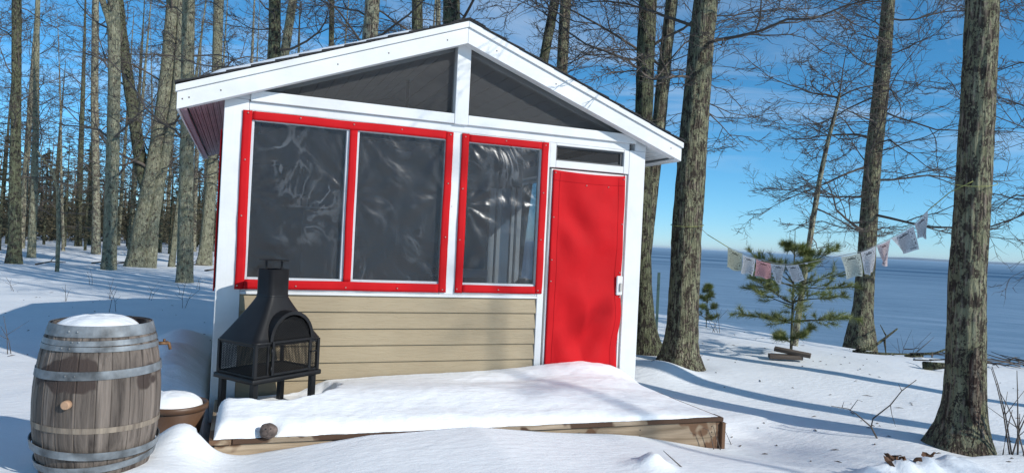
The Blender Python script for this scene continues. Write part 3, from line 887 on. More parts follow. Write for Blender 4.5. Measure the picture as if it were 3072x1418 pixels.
PF = [(6.14, 4.31, -0.14, 0.385), (6.14, 4.31, -0.02, 0.325), (6.15, 4.3, 0.12, 0.250), (6.16, 4.3, 0.34, 0.205), (6.15, 4.3, 0.74, 0.188), (6.13, 4.31, 1.46, 0.176), (6.14, 4.3, 2.18, 0.169), (6.15, 4.3, 2.89, 0.165), (6.15, 4.3, 3.44, 0.161), (6.15, 4.3, 3.98, 0.158)]

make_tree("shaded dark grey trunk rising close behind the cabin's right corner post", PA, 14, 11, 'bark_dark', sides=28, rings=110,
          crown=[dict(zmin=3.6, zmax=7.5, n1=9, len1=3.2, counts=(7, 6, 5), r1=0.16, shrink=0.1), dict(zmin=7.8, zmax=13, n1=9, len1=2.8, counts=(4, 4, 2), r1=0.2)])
make_tree("slimmer leaning trunk just behind the dark trunk at the cabin corner", PB, 13, 12, 'bark_near', sides=24, rings=90,
          crown=[dict(zmin=3.9, zmax=7.5, n1=8, len1=3.0, counts=(7, 6, 5), r1=0.18, shrink=0.1), dict(zmin=7.8, zmax=12, n1=8, len1=2.6, counts=(4, 4, 2), r1=0.2)])
make_tree("thick mossy barked trunk with flared foot standing right of the red door", PC, 14, 13, 'bark_near', sides=48, rings=200, ridge=0.014,
          crown=[dict(zmin=3.4, zmax=8.0, n1=13, len1=4.0, counts=(8, 7, 5), lift=(-8, 24), r1=0.16, shrink=0.1), dict(zmin=8.2, zmax=13, n1=9, len1=3.0, counts=(4, 4, 2), r1=0.2)])
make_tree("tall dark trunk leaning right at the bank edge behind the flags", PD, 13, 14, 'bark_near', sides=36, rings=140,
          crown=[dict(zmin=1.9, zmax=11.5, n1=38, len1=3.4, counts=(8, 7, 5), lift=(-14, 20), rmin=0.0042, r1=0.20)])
make_tree("thin grey pole of a tree with a broken top behind the small pine", PE, 4.5, 15, 'bark_far', sides=14, rings=50, ridge=0.004,
          crown=[dict(zmin=1.9, zmax=4.2, n1=12, len1=1.4, counts=(6, 5, 3), lift=(-38, 0), r1=0.3, rmin=0.0045),
                 dict(zmin=4.38, zmax=4.48, n1=7, len1=2.0, counts=(7, 6, 4), lift=(8, 42), r1=0.6, rmin=0.0045)])
front_oak = make_tree("large lichen covered trunk in the right front beside the dry stalks", PF, 13, 16, 'bark_near', sides=64, rings=240, ridge=0.012,
          crown=[dict(zmin=5.6, zmax=8, n1=4, len1=3.0, counts=(7, 6, 5), lift=(0, 35), r1=0.16), dict(zmin=7, zmax=12, n1=9, len1=2.8, counts=(4, 4, 2), r1=0.2),
                 dict(zmin=1.7, zmax=3.6, n1=5, len1=0.5, counts=(4, 3, 2), lift=(0, 30), azs=(-0.9, 0.6), r1=0.06, rmin=0.003)])
PG = [(13.0, 7.6, -0.3, 0.22), (13.0, 7.6, 0.3, 0.17), (13.05, 7.6, 2.0, 0.155), (13.1, 7.6, 4.5, 0.14), (13.2, 7.6, 7, 0.12)]
make_tree("bare tree at the right frame edge above a brush pile", PG, 12, 17, 'bark_dark', sides=24, rings=70,
          crown=[dict(zmin=1.6, zmax=11, n1=30, len1=3.4, counts=(8, 7, 4), lift=(-10, 28), rmin=0.0045, r1=0.18)])
PH = [(15.2, 14.6, -1.5, 0.2), (15.2, 14.6, 0, 0.16), (15.3, 14.6, 3, 0.14), (15.3, 14.7, 7, 0.12)]
# off to the right of the frame: trees whose trunks throw the long shadows over the lawn
for i, (x, y, lab) in enumerate([(9.4, 4.5, "bare tree right of the view whose shadow crosses the lawn"),
                                 (8.6, 2.0, "nearer bare tree right of the view by the lawn")]):
    make_tree(lab, [(x, y, 0, 0.24), (x, y, 0.4, 0.18), (x + 0.05, y, 3, 0.16), (x + 0.1, y, 6, 0.13)], 12, 30 + i, 'bark_far', sides=16, rings=40,
              crown=[dict(zmin=6.8, zmax=11, n1=9, len1=2.4, counts=(4, 4, 2), rmin=0.006)])

# --- trunks seen over the roof
ROOF = [
 ("straight grey trunk behind the left roof slope, left of a slanting one", [(0.72, 14.76, 0, 0.19), (0.68, 14.78, 1.08, 0.148), (0.51, 14.85, 4.93, 0.128), (0.46, 14.87, 6.22, 0.122)], 13, 'bark_dark'),
 ("slanting pale trunk touching the straight grey one behind the roof", [(0.48, 17.0, 0, 0.16), (0.53, 16.99, 0.99, 0.127), (0.77, 16.89, 5.42, 0.11), (0.92, 16.84, 6.9, 0.105)], 13, 'bark_left'),
 ("thin dark trunk alone behind the middle of the left roof slope", [(2.15, 17.4, 0, 0.1), (2.1, 17.45, 1.03, 0.078), (1.92, 17.52, 5.71, 0.068), (1.86, 17.54, 7.28, 0.065)], 12, 'bark_dark'),
 ("broad sunlit pale trunk behind the left roof slope", [(1.98, 12.1, 0, 0.2), (1.97, 12.12, 1.23, 0.158), (1.95, 12.13, 4.54, 0.138), (1.97, 12.12, 5.64, 0.131)], 13, 'bark_far'),
 ("brown trunk between the sunlit one and the roof peak", [(3.7, 14.7, 0, 0.18), (3.62, 14.7, 1.19, 0.143), (3.43, 14.77, 5.32, 0.125), (3.36, 14.8, 6.7, 0.118)], 13, 'bark_dark'),
 ("thick dark trunk standing right behind the roof peak", [(3.65, 12.0, 0, 0.24), (3.61, 12.01, 1.29, 0.185), (3.44, 12.08, 4.73, 0.161), (3.38, 12.1, 5.88, 0.153)], 14, 'bark_dark'),
 ("narrow trunk squeezed beside the thick one at the roof peak", [(4.9, 17.4, 0, 0.1), (4.84, 17.44, 1.14, 0.077), (4.61, 17.53, 6.09, 0.067), (4.54, 17.56, 7.75, 0.064)], 12, 'bark_far'),
 ("leaning trunk above the right roof slope, left of its twin", [(5.16, 13.0, 0, 0.14), (5.26, 12.97, 1.32, 0.115), (5.56, 12.86, 5.2, 0.1), (5.73, 12.79, 6.5, 0.095)], 12, 'bark_dark'),
 ("upright trunk above the right roof slope, right of the leaning one", [(5.72, 12.26, 0, 0.16), (5.72, 12.26, 1.36, 0.129), (5.71, 12.26, 5.09, 0.112), (5.72, 12.26, 6.33, 0.107)], 13, 'bark_near')]
for i, (lab, pth, top, mt) in enumerate(ROOF):
    make_tree(lab, pth, top, 40 + i, mt, sides=18, rings=60, ridge=0.01,
              crown=[dict(zmin=3.9, zmax=8.5, n1=10, len1=2.8, counts=(7, 6, 4), lift=(0, 35), rmin=0.0048, kt=3, r1=0.18, shrink=0.15), dict(zmin=8.6, zmax=top - .8, n1=7, len1=2.4, counts=(4, 4, 2), rmin=0.005, kt=3, r1=0.2)])

# --- measured trunks of the wood on the left
LEFT = [
 ("dark trunk with a wide foot nearest the left frame edge", [(-6.82, 27.23, 0.02, 0.327), (-6.82, 27.23, 0.47, 0.236), (-6.95, 27.28, 3.48, 0.196), (-7.04, 27.32, 6.1, 0.17), (-7.16, 27.36, 8.72, 0.17)], 15, 'bark_dark', ()),
 ("straight brown trunk left of the pale forked trunk in the wood", [(-6.0, 36.44, 0.06, 0.236), (-6.12, 36.49, 2.57, 0.182), (-6.41, 36.6, 7.11, 0.182), (-6.59, 36.68, 11.66, 0.164)], 16, 'bark_far', ()),
 ("pale lichen covered trunk left of the big forked tree", [(-3.769, 25.158, -0.048, 0.265), (-3.769, 25.148, 0.529, 0.233), (-3.833, 25.179, 3.564, 0.221), (-3.896, 25.200, 6.083, 0.208), (-3.990, 25.242, 7.858, 0.214), (-4.053, 25.263, 8.614, 0.189)], 15, 'bark_left',
    (([(-3.927, 25.200, 7.270, 0.126), (-4.147, 25.200, 8.005, 0.126), (-4.463, 25.200, 8.845, 0.105), (-4.725, 25.200, 9.895, 0.095)], 13),)),
 ("big tree forking low into several stems with a swollen mossy foot", [(-3.21, 27.3, 0.08, 0.528), (-3.18, 27.28, 0.75, 0.389), (-3.04, 27.23, 2.15, 0.347), (-2.86, 27.16, 3.41, 0.319), (-2.72, 27.11, 4.81, 0.292), (-2.62, 27.06, 6.07, 0.278), (-2.55, 27.04, 7.32, 0.264), (-2.5, 27.02, 9.42, 0.25)], 16, 'bark_left',
    (([(-3.05, 27.25, 2.6, 0.18), (-3.18, 27.3, 3.0, 0.21), (-3.30, 27.31, 3.7, 0.236), (-3.57, 27.44, 5.18, 0.229), (-3.84, 27.55, 6.56, 0.208), (-4.06, 27.63, 7.8, 0.194), (-4.26, 27.71, 9.33, 0.153)], 15, 'bark_dark'),
     ([(-2.85, 27.14, -0.2, 0.27), (-2.81, 27.14, 0.14, 0.25), (-2.78, 27.13, 1.6, 0.208), (-2.61, 27.06, 3.14, 0.181), (-2.39, 26.97, 4.83, 0.181), (-2.24, 26.91, 6.23, 0.167), (-2.23, 26.91, 8.04, 0.139), (-2.26, 26.92, 9.43, 0.125)], 14))),
 ("pale straight trunk just left of the cabin's left eave", [(-1.31, 20.74, 0.01, 0.259), (-1.31, 20.74, 0.57, 0.226), (-1.37, 20.76, 2.29, 0.205), (-1.43, 20.78, 4.45, 0.194), (-1.51, 20.81, 6.07, 0.183), (-1.56, 20.84, 7.69, 0.173)], 15, 'bark_left', ()),
 ("brown trunk half hidden behind the left eave and corner post", [(-1.26, 31.01, 0.02, 0.342), (-1.21, 30.99, 0.57, 0.277), (-1.16, 30.97, 2.69, 0.244), (-1.12, 30.95, 5.14, 0.228), (-1.13, 30.96, 7.59, 0.212), (-1.21, 30.99, 10.86, 0.212)], 16, 'bark_left', ()),
 ("spindly crooked sapling stem in the snow left of the pale trunk", [(-4.87, 23.7, 0.02, 0.07), (-4.88, 23.7, 1.01, 0.064), (-4.96, 23.74, 2.4, 0.058), (-5.14, 23.81, 2.97, 0.052), (-5.45, 23.93, 3.36, 0.035), (-5.57, 23.98, 3.53, 0.023)], 3.6, 'bark_left', ()),
 ("slender pale trunk right behind the dark trunk at the left edge", [(-7.66, 32.89, 0.1, 0.191), (-7.69, 32.91, 2.33, 0.159), (-7.75, 32.93, 5.04, 0.143), (-7.86, 32.97, 7.91, 0.12), (-7.93, 33.0, 10.31, 0.104)], 15, 'bark_left', ()),
 ("slender trunk just right of the big forked tree's foot", [(-3.69, 36.26, 0.12, 0.149), (-3.73, 36.28, 1.61, 0.13), (-3.61, 36.23, 4.59, 0.121), (-3.45, 36.17, 8.32, 0.111)], 14, 'bark_dark', ()),
 ("short leaning mossy stem beside the pale trunk at the eave", [(-2.27, 28.64, 0.1, 0.133), (-2.19, 28.61, 1.05, 0.118), (-2.1, 28.57, 2.54, 0.104), (-1.9, 28.5, 5, 0.09)], 11, 'bark_left', ())]
for i, (lab, pth, top, mt, ex) in enumerate(LEFT):
    cr = [dict(zmin=2.6, zmax=top - 1, n1=16, len1=3.6, counts=(6, 6, 3), lift=(10, 58), rmin=0.0055, kt=3, r1=0.20, wig1=0.24)]
    if top < 5: cr = [dict(zmin=1.2, zmax=top - .2, n1=8, len1=1.3, counts=(4, 4, 2), rmin=0.006, kt=3)]
    for e in ex:
        cr.append(dict(path=full_path(e[0], e[1]), zmin=e[0][0][2] + 1.6, zmax=e[1] - 0.6, n1=9, len1=2.8, counts=(6, 5, 3), lift=(10, 58), rmin=0.0055, kt=3, r1=0.20, wig1=0.24))
    make_tree(lab, pth, top, 60 + i, mt, sides=24, rings=70, ridge=0.012, crown=cr, extra=ex, twig='twig')

# --- the rest of the bare wood: a few kinds, copied with their parts
def template(seed, h, r, n1, len1, mat, lean, low):
    rng = np.random.RandomState(seed)
    path = [(0, 0, -0.3, r * 1.5), (0, 0, 0.2, r * 1.15), (lean * h * 0.25, 0, h * 0.3, r), (lean * h * 0.45, lean * 0.6, h * 0.6, r * 0.72), (lean * h * 0.8, 0, h, r * 0.12)]
    t = trunk_mesh("trunk", path, (0, 0, 0), 10, 30, 0.008, seed)
    t.materials.append(MAT[mat])
    limbs, twigs = crown_np(path, (0, 0, 0), rng, zmin=low, zmax=h * 0.96, n1=n1, len1=len1, counts=(6, 5, 3), lift=(10, 60), rmin=0.006, r1=0.26, kt=3, wig1=0.24)
    c = np_mesh("crown", *limbs); c.materials.append(MAT['twig'])
    w = np_mesh("twigs", *twigs); w.materials.append(MAT['twig'])
    return t, c, w
TPL = [template(101, 15, 0.125, 18, 3.4, 'bark_far', 0.02, 3.2), template(102, 13, 0.085, 16, 2.8, 'bark_left', -0.05, 2.6),
       template(103, 16, 0.145, 18, 3.6, 'bark_dark', 0.03, 3.8), template(104, 11, 0.06, 16, 2.4, 'bark_far', 0.08, 1.6),
       template(105, 14, 0.10, 17, 3.0, 'bark_dark', -0.03, 2.4), template(106, 8, 0.04, 15, 1.9, 'bark_left', 0.10, 1.0)]

def place_tpl(k, x, y, rz, s, label, group):
    t, c, w = TPL[k]
    root = empty("bare_tree", (x, y, gz(x, y)), label, "tree", group, rz)
    root.scale = (s, s, s)
    link_mesh("trunk", t, None, root, world=False)
    b = link_mesh("crown", c, None, root, world=False)
    if w is not None:
        q = link_mesh("twigs", w, None, b, world=False); q['kind'] = 'stuff'
rng = np.random.RandomState(7)
placed = [(p[1][0][0], p[1][0][1]) for p in LEFT] + [(p[1][0][0], p[1][0][1]) for p in ROOF]
cnt = 0
for tries in range(4000):
    if cnt >= 66: break
    az = rad(-22 + 46 * rng.rand() ** 1.15); d = 28 + 40 * rng.rand()
    x, y = d * math.sin(az), d * math.cos(az)
    if x > bank_x(y) - 2.5: continue
    if az < rad(1) and d < 27: continue
    if az > rad(2) and rng.rand() > 0.55: continue
    if min(((x - a) ** 2 + (y - b) ** 2) for a, b in placed) < 1.9 ** 2: continue
    placed.append((x, y)); cnt += 1
    lab = ("one of the slim bare trees crowding the snowy wood left of the cabin" if az < rad(1.5)
           else "one of the bare trees far behind the cabin roof")
    place_tpl(rng.randint(0, 6), x, y, rng.rand() * 6.28, 0.8 + 0.45 * rng.rand(), lab,
              "bare trees of the left wood" if az < rad(1.5) else "bare trees behind the roof")
# unseen trees added behind the camera to darken the window reflections
for i, (x, y) in enumerate([(-3.5, -6), (-6.5, -3.5), (-1.2, -9.5), (-9, -9), (2.2, -13), (-5, -14), (-12, -5), (13, -9), (6.5, -17), (-9.5, 1.5)]):
    place_tpl(i % 6, x, y, i * 1.3, 1.0, "one of the unseen bare trees added behind the viewpoint for darker window reflections", "unseen bare trees added behind the viewpoint")

# --- dark conifers of the understory
def conifer_tpl(seed, h, spread, dens):
    rng = np.random.RandomState(seed)
    t = trunk_mesh("trunk", [(0, 0, -0.2, h * 0.014), (0, 0, h * 0.5, h * 0.009), (0, 0, h, 0.006)], (0, 0, 0), 7, 14, 0.0, seed, False)
    t.materials.append(MAT['bark_dark'])
    n = int(h * 9)
    hz = h * (0.10 + 0.88 * (np.arange(n) + rng.rand(n)) / n)
    az = rng.rand(n) * 6.283
    L = spread * (1 - hz / h) ** 0.8 * (0.65 + 0.5 * rng.rand(n)) + 0.12
    P0 = np.stack([0 * hz, 0 * hz, hz], -1)
    D = np.stack([np.cos(az), np.sin(az), -0.22 + 0.3 * rng.rand(n)], -1)
    P, R = grow(P0, D, L, 0.012 + 0 * L, 6, 0.06, 0.03, rng, 0.8)
    P2, R2 = spawn(P, R, 9, 0.12, 40, 70, 0.22, 0.45, 4, 0.08, -0.03, rng, 0.004, 0.3)
    tv = join_tubes([tubes_np(P, R, 4)])
    c = np_mesh("branches", *tv); c.materials.append(MAT['bark_dark'])
    # needle sprays: narrow blades along the branchlets
    m, k, _ = P2.shape
    B = dens
    tt = rng.rand(m, B) * (k - 1.001); ii = tt.astype(int); ff = (tt - ii)[..., None]
    rows = np.arange(m)[:, None]
    p = P2[rows, ii] * (1 - ff) + P2[rows, ii + 1] * ff
    d = P2[rows, ii + 1] - P2[rows, ii]; d /= np.linalg.norm(d, axis=2, keepdims=True) + 1e-9
    q = rng.randn(m, B, 3); q[..., 2] -= 0.35
    dd = d + 0.9 * q / np.linalg.norm(q, axis=2, keepdims=True); dd /= np.linalg.norm(dd, axis=2, keepdims=True)
    s = np.cross(dd, rng.randn(m, B, 3)); s /= np.linalg.norm(s, axis=2, keepdims=True) + 1e-9
    ln = (0.07 + 0.08 * rng.rand(m, B))[..., None]
    a = p - s * 0.015; b = p + s * 0.015; e = p + dd * ln
    Vn = np.stack([a, b, e], 2).reshape(-1, 3)
    Fn = np.arange(len(Vn)).reshape(-1, 3)
    w = np_mesh("needles", Vn, Fn, False); w.materials.append(MAT['spruce'])
    return t, c, w
CON = [conifer_tpl(201, 6.5, 1.5, 9), conifer_tpl(202, 4.6, 1.3, 9), conifer_tpl(203, 8.5, 1.7, 7)]
rng = np.random.RandomState(19)
cnt = 0
for tries in range(4000):
    if cnt >= 72: break
    az = rad(-22 + 27 * rng.rand() ** 1.1); d = 38 + 34 * rng.rand()
    x, y = d * math.sin(az), d * math.cos(az)
    if min(((x - a) ** 2 + (y - b) ** 2) for a, b in placed) < 1.2 ** 2: continue
    placed.append((x, y)); cnt += 1
    t, c, w = CON[rng.randint(0, 3)]
    root = empty("conifer_tree", (x, y, gz(x, y)), "one of the dark green conifers deep in the wood left of the cabin", "conifer", "dark conifers in the left wood", rng.rand() * 6.28)
    s = 0.75 + 0.55 * rng.rand(); root.scale = (s, s, s)
    link_mesh("trunk", t, None, root, world=False)
    b = link_mesh("crown", c, None, root, world=False)
    q = link_mesh("needles", w, None, b, world=False); q['kind'] = 'stuff'

# far edge of the wood that reads as one mass
def far_wood():
    rng = np.random.RandomState(5)
    n = 150
    az = np.radians(-24 + 40 * rng.rand(n)); d = 66 + 60 * rng.rand(n)
    x, y = d * np.sin(az), d * np.cos(az)
    ok = x < bank_x(y) - 3
    x, y = x[ok], y[ok]; n = len(x)
    z = ground_z(x, y)
    P0 = np.stack([x, y, z - 0.2], -1)
    P, R = grow(P0, np.tile([[0, 0, 1.0]], (n, 1)), 6 + 4 * rng.rand(n), 0.09 + 0.12 * rng.rand(n), 6, 0.03, 0.02, rng, 0.85)
    P2, R2 = spawn(P, R, 16, 0.18, 40, 75, 0.14, 0.28, 5, 0.2, 0.05, rng, 0.014, 0.6)
    P3, R3 = spawn(P2, R2, 6, 0.1, 30, 60, 0.35, 0.6, 3, 0.2, 0.03, rng, 0.010)
    V, F = join_tubes([tubes_np(P, R, 5), tubes_np(P2, R2, 3), tubes_np(P3, R3, 3)])
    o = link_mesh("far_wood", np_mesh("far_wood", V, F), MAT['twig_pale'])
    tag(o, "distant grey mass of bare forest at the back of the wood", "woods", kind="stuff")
    # evergreen scrub under it
    m = 26000
    az = np.radians(-24 + 30 * rng.rand(m)); d = 56 + 45 * rng.rand(m)
    x, y = d * np.sin(az), d * np.cos(az)
    hh = 4.6 * (0.55 + 0.45 * fbm(np.stack([az * 40, d * 0.1, 0 * d], -1), 3, 3)) * rng.rand(m) ** 0.9
    c = np.stack([x, y, ground_z(x, y) + hh], -1)
    dd = rng.randn(m, 3); dd[:, 2] -= 0.3; dd /= np.linalg.norm(dd, axis=1, keepdims=True)
    s = np.cross(dd, rng.randn(m, 3)); s /= np.linalg.norm(s, axis=1, keepdims=True)
    ln = (0.25 + 0.35 * rng.rand(m))[:, None]
    V = np.stack([c - s * 0.09, c + s * 0.09, c + dd * ln], 1).reshape(-1, 3)
    o = link_mesh("evergreen_undergrowth", np_mesh("evergreen_undergrowth", V, np.arange(len(V)).reshape(-1, 3), False), MAT['spruce'])
    tag(o, "dark evergreen undergrowth at the far side of the wood", "undergrowth", kind="stuff")
far_wood()

# weathered scar where bark has come off the big front trunk
def bark_scar():
    q = interp_path(PF, 60); nu, nv = 14, 30
    a0 = math.atan2(-4.3, -6.15) + 0.42
    u, v = np.meshgrid(np.linspace(-1, 1, nu), np.linspace(0, 1, nv), indexing='ij')
    zz = 0.20 + 0.66 * v
    wd = 0.30 * np.sin(np.pi * np.clip(v * 0.93 + 0.05, 0, 1)) ** 0.6 * (1 + 0.35 * vnoise(np.stack([v * 5, 0 * v, u * 1.5], -1), 5))
    a = a0 + u * wd
    cx = np.interp(zz, q[:, 2], q[:, 0]); cy = np.interp(zz, q[:, 2], q[:, 1]); rr = np.interp(zz, q[:, 2], q[:, 3])
    r = rr * 1.03 + 0.004 + 0.006 * fbm(np.stack([a * 9, zz * 3, 0 * a], -1), 6, 3) - 0.03 * np.abs(u) ** 6
    V = np.stack([cx + r * np.cos(a), cy + r * np.sin(a), zz], -1).reshape(-1, 3)
    link_mesh("bark_scar", np_mesh("bark_scar", V, grid_faces(nu, nv)), MAT['bark_scar'], front_oak)
bark_scar()

# ------------------------------------------------------------------ cabin
XL, XR = -0.165, 4.085
RX, RZ = 1.9586, 3.4645           # ridge of the rake's lower edge
EL, ER = -0.526, 4.443            # eave ends
EZ = 2.548
RY0, RY1 = 6.362, 10.90           # roof front and back
SLL = (RZ - EZ) / (RX - EL); SLR = (RZ - EZ) / (ER - RX)
def rake(x): return RZ - (RX - x) * SLL if x <= RX else RZ - (x - RX) * SLR

cabin = empty("cabin", (1.96, WY, 0.1), "small gabled white and tan cabin with red canvas covered windows and door", "cabin")
def part(name, mb, mat, parent=None, smooth=False): return mb.build(name, MAT[mat], parent or cabin, True, smooth)

# posts, beams and trim of the front
part("corner_post", MB().box(XL, 0.035, WY, WY + 0.15, -0.1, 2.72), 'white_z')
part("corner_post", MB().box(3.885, XR, WY, WY + 0.15, -0.1, 2.63), 'white_z')
part("header_beam", MB().box(0.037, 3.883, WY + 0.003, WY + 0.10, 2.628, 2.704), 'white_x')
part("gable_beam", MB().box(0.045, 1.897, WY - 0.028, WY + 0.10, 2.706, 2.802), 'white_x')
part("gable_beam", MB().box(2.037, 3.95, WY - 0.028, WY + 0.10, 2.704, 2.798), 'white_x')
part("gable_filler", MB().prism_y([(XL + .002, 2.722), (0.043, 2.722), (0.043, 2.84), (XL + .002, 2.765)], WY + 0.001, WY + 0.10), 'white_x')
part("gable_filler", MB().prism_y([(3.952, 2.632), (XR - .002, 2.632), (XR - .002, 2.76), (3.952, 2.81)], WY + 0.001, WY + 0.10), 'white_x')
part("king_post", MB().box(1.898, 2.036, WY - 0.032, WY + 0.10, 2.70, 3.56), 'white_z')
part("center_post", MB().box(1.835, 2.055, WY + 0.001, WY + 0.10, 1.042, 2.627), 'white_z')
part("window_jamb", MB().box(0.037, 0.085, WY + 0.003, WY + 0.09, 1.042, 2.627), 'white_z')
part("window_mullion", MB().box(0.885, 1.002, WY + 0.003, WY + 0.09, 1.165, 2.54), 'white_z')
part("window_rail", MB().box(0.086, 1.834, WY + 0.004, WY + 0.09, 1.042, 1.164), 'white_x')
part("window_rail", MB().box(2.056, 2.844, WY + 0.004, WY + 0.09, 1.042, 1.160), 'white_x')
part("window_head", MB().box(0.086, 1.834, WY + 0.004, WY + 0.09, 2.541, 2.627), 'white_x')
part("window_head", MB().box(2.056, 2.844, WY + 0.004, WY + 0.09, 2.541, 2.627), 'white_x')
part("door_jamb", MB().box(2.872, 2.944, WY - 0.004, WY + 0.10, -0.05, 2.627), 'white_z')
part("window_jamb", MB().box(2.845, 2.871, WY + 0.003, WY + 0.09, 1.042, 2.627), 'white_z')
part("sill_trim", MB().box(0.036, 2.871, WY - 0.006, WY + 0.06, 1.016, 1.041, 0.003), 'white_x')

# lap siding
for i in range(7):
    z1 = 1.014 - (0 if i == 0 else 0.147 + 0.1555 * (i - 1)); z0 = 1.014 - (0.147 + 0.1555 * i)
    x0, x1 = 0.037, 2.870
    yb, yt = WY - 0.002, WY + 0.022
    part("siding_board", MB().hexa([(x0, yb, z0), (x1, yb, z0), (x1, WY + 0.035, z0), (x0, WY + 0.035, z0),
                                    (x0, yt, z1 + 0.006), (x1, yt, z1 + 0.006), (x1, WY + 0.035, z1 + 0.006), (x0, WY + 0.035, z1 + 0.006)], 0.002), 'siding')
part("wall_sheathing", MB().box(0.036, 2.871, WY + 0.036, WY + 0.09, -0.1, 1.014), 'interior_dark')

# transom over the door
part("transom_trim", MB().box(2.945, 3.015, WY + 0.001, WY + 0.09, 2.372, 2.627), 'white_z')
part("transom_trim", MB().box(3.820, 3.884, WY + 0.001, WY + 0.09, 2.372, 2.627), 'white_z')
part("transom_trim", MB().box(3.016, 3.819, WY + 0.001, WY + 0.09, 2.374, 2.449), 'white_x')
part("transom_trim", MB().box(3.016, 3.819, WY + 0.001, WY + 0.09, 2.604, 2.627), 'white_x')
tw = MB()
for b in ((3.017, 3.818, 2.450, 2.466), (3.017, 3.818, 2.586, 2.603), (3.017, 3.040, 2.466, 2.586), (3.790, 3.818, 2.466, 2.586)):
    tw.box(b[0], b[1], WY + 0.03, WY + 0.075, b[2], b[3], 0.002)
transom = part("transom_window", tw, 'gap')
part("insect_screen", MB().box(3.041, 3.789, WY + 0.045, WY + 0.0465, 2.467, 2.585, 0), 'screen', transom)

# gable screens
def gscreen(pts):
    me = mesh_from("gable_screen", [(x, WY + 0.055, z) for x, z in pts], [tuple(range(len(pts)))])
    link_mesh("gable_screen", me, MAT['gable_screen'], cabin)
gscreen([(0.05, 2.79), (1.90, 2.79), (1.90, 3.55), (0.05, 2.86)])
gscreen([(2.03, 2.785), (3.95, 2.785), (3.95, 2.83), (2.03, 3.55)])
for s in (0, 1):
    a, b = (0.046, 1.896) if s == 0 else (2.038, 3.95)
    pts = [(a, rake(a) - 0.012), (b, rake(b) - 0.012), (b, rake(b) + 0.12), (a, rake(a) + 0.12)]
    part("rafter", MB().prism_y(pts, WY + 0.062, WY + 0.105), 'white_x')

# rakes with the raised drip board above
for s in (0, 1):
    a, b = (EL, RX - 0.001) if s == 0 else (ER, RX + 0.001)
    za, zb = rake(a), rake(b)
    part("rake_board", MB().prism_y([(a, za), (b, zb), (b, zb + 0.152), (a, za + 0.146)], RY0, RY0 + 0.03, 0.002), 'white_x')
    e = -0.012 if s == 0 else 0.012
    part("drip_board", MB().prism_y([(a + e, za + 0.147 + e * SLL * (1 if s == 0 else -1)), (b, zb + 0.153), (b, zb + 0.211), (a + e, za + 0.203 + e * SLL * (1 if s == 0 else -1))], RY0 - 0.020, RY0 + 0.03, 0.002), 'white_x')
    part("rake_soffit", MB().prism_y([(a, za + 0.004), (b, zb + 0.004), (b, zb + 0.012), (a, za + 0.012)], RY0 + 0.031, WY - 0.034), 'white_x')
# nail heads on the rakes
nails = MB()
for x in (-0.49, -0.44, -0.20, 0.75, 1.75, 2.25, 4.30, 1.2, 2.9):
    nails.box(x, x + 0.010, RY0 - 0.0025, RY0, rake(x) + 0.07, rake(x) + 0.082, 0)
part("nail_heads", nails, 'stone')
# eave fascias, soffits (planks), roof decks, shingle courses, ceilings
for s in (0, 1):
    e, wall, sg = (EL, XL, 1) if s == 0 else (ER, XR, -1)
    m = 'soffit_red_bounce' if s == 0 else 'white_y'
    x0, x1 = (e, e + 0.02) if s == 0 else (e - 0.02, e)
    part("eave_fascia", MB().box(x0, x1, RY0 + 0.032, RY1, EZ - 0.004, EZ + 0.18), 'white_y')
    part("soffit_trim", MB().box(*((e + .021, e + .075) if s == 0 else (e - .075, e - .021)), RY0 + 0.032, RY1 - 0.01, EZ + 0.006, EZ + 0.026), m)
    nb = 6; w = (abs(wall - e) - 0.077) / nb
    for k in range(nb):
        a = e + sg * (0.077 + w * k + 0.002); b = e + sg * (0.077 + w * (k + 1) - 0.002)
        lo, hi = min(a, b), max(a, b)
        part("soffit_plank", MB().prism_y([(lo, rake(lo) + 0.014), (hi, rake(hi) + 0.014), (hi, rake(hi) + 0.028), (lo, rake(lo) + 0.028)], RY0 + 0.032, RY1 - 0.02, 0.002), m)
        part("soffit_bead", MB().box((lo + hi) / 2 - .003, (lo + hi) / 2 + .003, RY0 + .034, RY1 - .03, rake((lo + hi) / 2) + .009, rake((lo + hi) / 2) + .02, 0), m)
    a, b = (e - sg * 0.015, RX)
    part("roof_deck", MB().prism_y([(a, rake(e) + 0.19), (b, RZ + 0.19), (b, RZ + 0.212), (a, rake(e) + 0.206)], RY0 + 0.031, RY1), 'shingle')
    part("soffit_end", MB().prism_y([(e + sg * .02, rake(e) + .03), (wall, rake(wall) + .03), (wall, rake(wall) + 0.18), (e + sg * .02, rake(e) + 0.18)], RY1 - 0.02, RY1 - 0.001), 'white_y')
    nc = 13
    for k in range(nc):
        f0, f1 = k / nc, (k + 1) / nc + 0.02
        xa = (e - sg * 0.022) + (RX - e + sg * 0.022) * f0; xb = (e - sg * 0.022) + (RX - e + sg * 0.022) * min(f1, 1)
        def zz(x): return rake(max(min(x, ER), EL)) + 0.207 + 0.005 * abs(x - e) / 2.48
        part("shingle_course", MB().prism_y([(xa, zz(xa) + 0.006), (xb, zz(xb) + 0.001), (xb, zz(xb) + 0.009), (xa, zz(xa) + 0.024)], RY0 - 0.030 - 0.004 * (k % 2), RY1 + 0.01), 'shingle')
    # interior ceiling planks running front to back
    n = 13
    for k in range(n):
        a = (XL + 0.05 if s == 0 else XR - 0.05); 
        xa = a + (RX - a) * (k / n) + sg * 0.004; xb = a + (RX - a) * ((k + 1) / n) - sg * 0.004
        lo, hi = min(xa, xb), max(xa, xb)
        part("ceiling_plank", MB().prism_y([(lo, rake(lo) + 0.10), (hi, rake(hi) + 0.10), (hi, rake(hi) + 0.12), (lo, rake(lo) + 0.12)], WY + 0.11, 10.58), 'ceiling')
